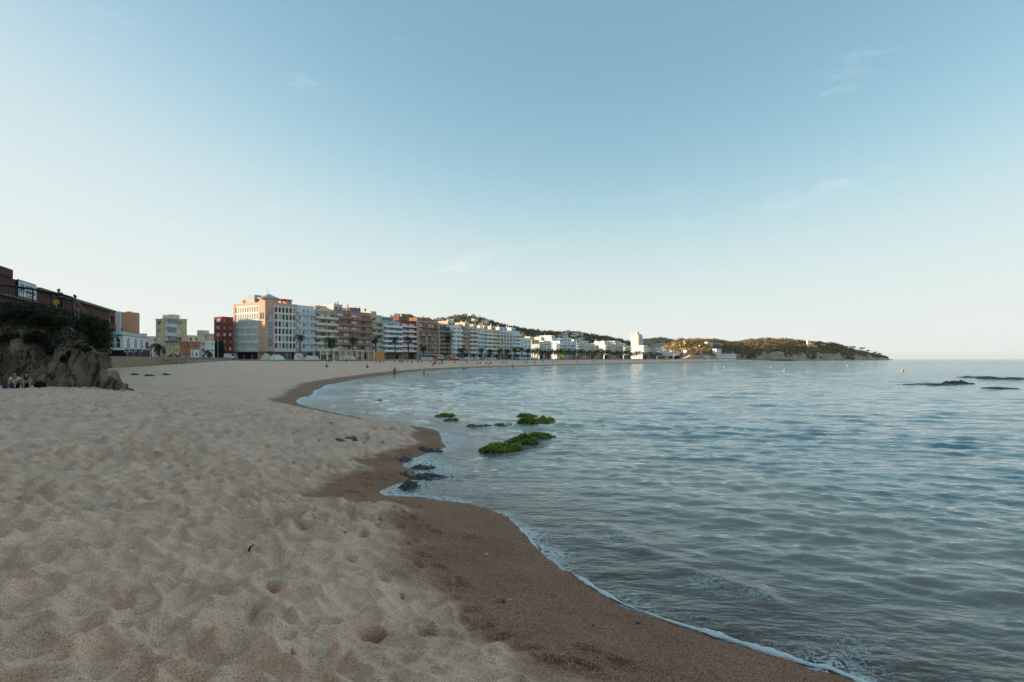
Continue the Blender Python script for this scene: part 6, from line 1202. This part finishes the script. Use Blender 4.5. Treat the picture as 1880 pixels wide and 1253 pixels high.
# ---------------------------------------------------------------- buoys and the floating water park
ybuoy = mat('buoy_yellow', (.42, .33, .04), .5, .1, 3); wbuoy = mat('buoy_white', (.75, .76, .74), .5, .05, 3)
def buoy(label, px, py, h, kind, m):
    h *= .58; Y_ = EYE*F/(py-HOR); t = tag(empty('buoy', ((px-CX)/F*Y_, Y_, 0)), label, 'buoy', 'mooring and zone buoys'); mb = MB(); mb.smooth = True; r_ = h*.42
    if kind == 'cone': mb.lathe([(r_*.7, -.2*h), (r_, 0), (r_, .12*h), (r_*.3, .7*h), (.03, h)], 12)
    else: mb.lathe([(.02, -r_*.9)]+[(r_*math.sin(q*math.pi/7), -r_*math.cos(q*math.pi/7)+r_*.6) for q in range(1, 7)]+[(.05, r_*1.6)], 12)
    mb.build('float', m, t); mb = MB(); mb.tube([(0, 0, h*.75), (0, 0, h*1.12)], .03*h+.01, 5); mb.build('top_mark', steel, t)
for a in (('large yellow cone buoy nearest the middle of the bay', 1440.5, 682, 1.0, 'cone', ybuoy), ('large yellow round buoy toward open water', 1657, 682, 1.15, 'ball', ybuoy), ('small white buoy before the white hotel', 1329, 675, .75, 'ball', wbuoy), ('small yellow buoy right of the hotel buoy', 1346, 675, .6, 'ball', ybuoy), ('small white buoy left of the yellow cone', 1415, 674.5, .6, 'ball', wbuoy), ('small yellow buoy right of the yellow cone', 1470, 676, .6, 'ball', ybuoy),
          ('white buoy below the castle', 1511, 666, .9, 'ball', wbuoy), ('white buoy second below the castle', 1529, 666, .9, 'ball', wbuoy), ('yellow buoy below the sunlit rocks', 1550, 666.5, 1.1, 'cone', ybuoy), ('white buoy closer in than the castle ones', 1556, 672.5, .7, 'ball', wbuoy), ('white buoy before the dark pines', 1583, 668.5, .9, 'ball', wbuoy), ('white buoy before the headland tip', 1615, 666, 1.0, 'ball', wbuoy), ('yellow buoy in open water past the headland', 1704, 664.5, 1.3, 'ball', ybuoy), ('farthest right yellow buoy on the horizon side', 1752, 666, 1.0, 'ball', ybuoy), ('small yellow buoy near the far beach', 1252, 677, .55, 'ball', ybuoy)): buoy(*a)
wp = tag(empty('inflatable_park', P(1316, 664, 560)), 'green and yellow inflatable water park floating off the beach', 'inflatable'); wp.location.z = 0
gi = mat('lime_inflatable', (.25, .6, .12), .5); yi = mat('yellow_inflatable', (.7, .7, .1), .5); oi_ = mat('orange_inflatable', (.75, .3, .05), .5)
for k, (x, l, h, m) in enumerate(((0, 4, .9, gi), (4.2, 3, .7, oi_), (7.5, 3, .6, yi), (11, 1.6, 2.6, yi), (13, 3, .7, oi_), (16.3, 3.5, .8, gi), (5, 8, .4, gi))):
    mb = MB(); mb.smooth = True; mb.tube([(x, 0 if k < 6 else 3, h/2), (x+l*.1, 0 if k < 6 else 3, h/2), (x+l*.9, 0 if k < 6 else 3, h/2), (x+l, 0 if k < 6 else 3, h/2)], [h*.3, h*.5, h*.5, h*.3], 8); mb.build('inflatable_block', m, wp)

# ---------------------------------------------------------------- houses on the slopes
def villa(name, label, px, py, Y_, w, h, d_, c, group, flat=False, rz=0, zg=None, nwin=3, fl=2):
    p = P(px, py, Y_); t = tag(empty(name, (p.x, p.y, p.z if zg is None else zg), rz), label, 'house', group)
    mb = MB(); mb.mat(plaster(c)); mb.box(-w/2, w/2, 0, d_, -6, h); mb.build('wall', None, t); mb = MB(); mb.mat(roof_tile if not flat else plaster(c))
    if flat: mb.box(-w/2-.2, w/2+.2, -.25, d_+.2, h, h+.4)
    else: mb.prism_xz([(-w/2-.4, h), (w/2+.4, h), (0, h+w*.16)], -.4, d_+.4)
    mb.build('roof', None, t); fh = h/fl; me = win_mesh(w/nwin*.5, fh*.5, glass_dk, frame_w)
    for f_ in range(fl):
        for q in range(nwin): link('window', me, t, (-w/2+w/nwin*(q+.25), -.12, f_*fh+fh*.28))
    return t
rnd = random.Random(3); wc = ['e6e2d8', 'dcd4c4', 'e2cdb2', 'd8b894', 'ece8e0', 'cdbfa8']; hv = []
for q in range(34):
    px = rnd.choice([rnd.uniform(800, 900), rnd.uniform(800, 935), rnd.uniform(720, 1010), rnd.uniform(1030, 1070)]); Y_ = rnd.uniform(985, 1120); hv.append((px, Y_))
hv.sort()
for k, (px, Y_) in enumerate(hv):
    x = (px-CX)/F*Y_; zg = float(zA(np.array([x]), np.array([Y_]))[0]); villa('hillside_house', ORD[k]+' house from the left on the wooded hill behind the row', px, 600, Y_, rnd.uniform(6, 12), rnd.uniform(3.5, 6), 7, rnd.choice(wc), 'houses on the hill', rnd.random() < .5, rnd.uniform(-.5, .5), zg+.3)
def hz(px, Y_): return float(zH(np.array([(px-CX)/F*Y_]), np.array([Y_]))[0])
hg = 'villas on the headland'
for nm, lb, px, py, Y_, w, h, d_, c, fl_, n_, f_ in (('headland_villa', 'large pink villa high on the left of the headland', 1304, 634, 860, 10, 8, 8, 'e6c4ae', True, 3, 3), ('headland_villa', 'peach terraced villa below the large pink one', 1290, 643, 850, 8, 7, 8, 'e0b090', True, 2, 2), ('headland_villa', 'sunlit cream villa at the left end of the headland', 1265, 631, 880, 10, 5, 8, 'e8cfb4', True, 3, 2), ('headland_villa', 'long pale terrace wall below the pink villa', 1312, 646, 845, 14, 4, 5, 'e2bfa0', True, 4, 1),
        ('seaside_hotel', 'long white hotel at the water below the headland wood', 1336, 660.5, 800, 24, 11.5, 10, 'dfe2e0', True, 8, 3), ('headland_villa', 'white wing left of the long white hotel', 1320, 660, 790, 8, 14, 9, 'dcdedb', True, 3, 4), ('headland_villa', 'white house among trees left of the hotel', 1266, 652, 800, 10, 6, 8, 'dde0dd', True, 3, 2), ('headland_villa', 'low white beach house before the white hotel', 1292, 660, 740, 14, 3.5, 6, 'e0e0da', True, 4, 1), ('headland_villa', 'second low white beach house left of the hotel', 1276, 660, 740, 9, 3.2, 6, 'd8d6ce', True, 3, 1), ('headland_villa', 'pale villa under the ridge in the middle of the headland', 1392, 643, 900, 8, 6, 8, 'd2cfc6', True, 2, 2),
        ('headland_villa', 'white shed house at the foot of the headland cliff', 1431, 658, 900, 10, 6, 7, 'e0e4e6', True, 2, 1), ('headland_villa', 'orange villa behind the castle trees', 1470, 637, 985, 16, 4.5, 8, 'dcb08c', True, 4, 1), ('headland_villa', 'white villa on the ridge right of the castle', 1512, 627, 1090, 9, 4, 8, 'e6e0d6', True, 3, 1), ('headland_villa', 'pale villa low on the sunlit rocks by the castle', 1540, 659, 1010, 20, 6, 7, 'dcae88', True, 4, 1), ('headland_villa', 'flat villa near the headland tip', 1573, 634, 1150, 12, 4, 8, 'dccab4', True, 3, 1)): villa(nm, lb, px, py, Y_, w, h, d_, c, hg, fl_, rnd.uniform(-.25, .35), min(P(px, py, Y_).z, hz(px, Y_)+.6), n_, f_)
# small castle with battlements
p = P(1489, 648, 1000); p.z = hz(1489, 1000)+.5; t = tag(empty('castle', p, .2), 'sand coloured castle with square battlemented towers on the headland', 'castle'); cs = plaster('e0b892')
def tower(x0, x1, y0, y1, z1, nm):
    mb = MB(); mb.mat(cs); mb.box(x0, x1, y0, y1, -6, z1); n = max(3, int((x1-x0)/1.0))
    for q in range(n):
        if q % 2 == 0: a = x0+(x1-x0)*q/n; mb.box(a, a+(x1-x0)/n, y0, y0+.5, z1, z1+.8)
    mb.build(nm, None, t)
tower(-6, -2.8, 0, 4, 13, 'tower'); tower(1.2, 6, 0, 5, 12, 'tower'); tower(-2.8, 1.2, 1, 5, 6.5, 'curtain_wall'); tower(6, 13, 1, 5, 4, 'curtain_wall')
link('window', win_mesh(.8, 1.6, glass_dk, frame_b), t, (-4.9, -.12, 8)); link('window', win_mesh(.9, 1.8, glass_dk, frame_b), t, (3, -.12, 7)); link('window', win_mesh(.9, 1.8, glass_dk, frame_b), t, (3, -.12, 2))
# single pines that stand out on the headland skyline
pine_c = []
for k in range(3):
    r = np.random.default_rng(60+k); nb = 9; bc = np.stack([r.normal(size=nb)*.55, r.normal(size=nb)*.55, r.random(nb)*.3], -1); q = r.integers(0, nb, 520); pts = bc[q]+r.normal(size=(520, 3))*np.array([.22, .22, .11]); v, f = leaf_cloud(pts, .11, r); pine_c.append(npmesh('crown', v, f, woods_head, smooth=False))
mb = MB(); mb.tube([(0, 0, 0), (.05, 0, .5), (.02, .03, 1)], [.05, .04, .02], 6); mb.tube([(.05, 0, .6), (.3, .1, .95)], [.025, .012], 5); mb.tube([(.04, 0, .65), (-.28, -.1, .98)], [.022, .01], 5); pine_t = mb.mesh('trunk'); pine_t.materials.append(stem_m)
PX = [1262, 1284, 1330, 1350, 1372, 1395, 1418, 1440, 1462, 1487, 1495, 1505, 1521, 1537, 1553, 1566, 1581, 1594, 1606, 1616]
for k, px in enumerate(PX):
    Y_ = float(np.interp(px, [1240, 1420, 1500, 1580, 1640], [845, 880, 1030, 1160, 1205])); zg = hz(px, Y_); h = random.uniform(7.5, 11) if px < 1590 else 7
    t = tag(empty('pine_tree', ((px-CX)/F*Y_, Y_, zg-.5)), ORD[k]+' umbrella pine from the left on the headland skyline', 'pine tree', 'pines on the headland'); link('trunk', pine_t, t, None, None, (h, h, h)); link('crown', pine_c[k % 3], t, (0, 0, h), (0, 0, k), (h*.5, h*.5, h*.55))
# the mast on the hill
p = P(747, 579, 1100); t = tag(empty('radio_mast', (p.x, p.y, p.z-6)), 'thin red and white mast on the hill behind the red block', 'mast'); mb = MB(); mb.tube([(0, 0, 0), (0, 0, 20)], [.5, .2], 5); mb.build('pole', steel, t); mb = MB(); mb.box(-.7, .7, -.3, .3, 12, 12.6); mb.build('antenna', steel, t)
# ---------------------------------------------------------------- evening haze over the bay
hb = MB(); hb.box(-31500, 31500, -31500, 31500, -4.5, 150); m = bpy.data.materials.new('haze_air'); m.use_nodes = True; t = m.node_tree; t.nodes.clear(); o = t.nodes.new('ShaderNodeOutputMaterial'); v = t.nodes.new('ShaderNodeVolumePrincipled'); v.inputs['Color'].default_value = (.82, .93, 1, 1); v.inputs['Density'].default_value = .00002; v.inputs['Anisotropy'].default_value = .2; t.links.new(v.outputs[0], o.inputs['Volume'])
tag(hb.build('haze', m), 'thin evening haze over the bay', 'haze', kind='stuff')
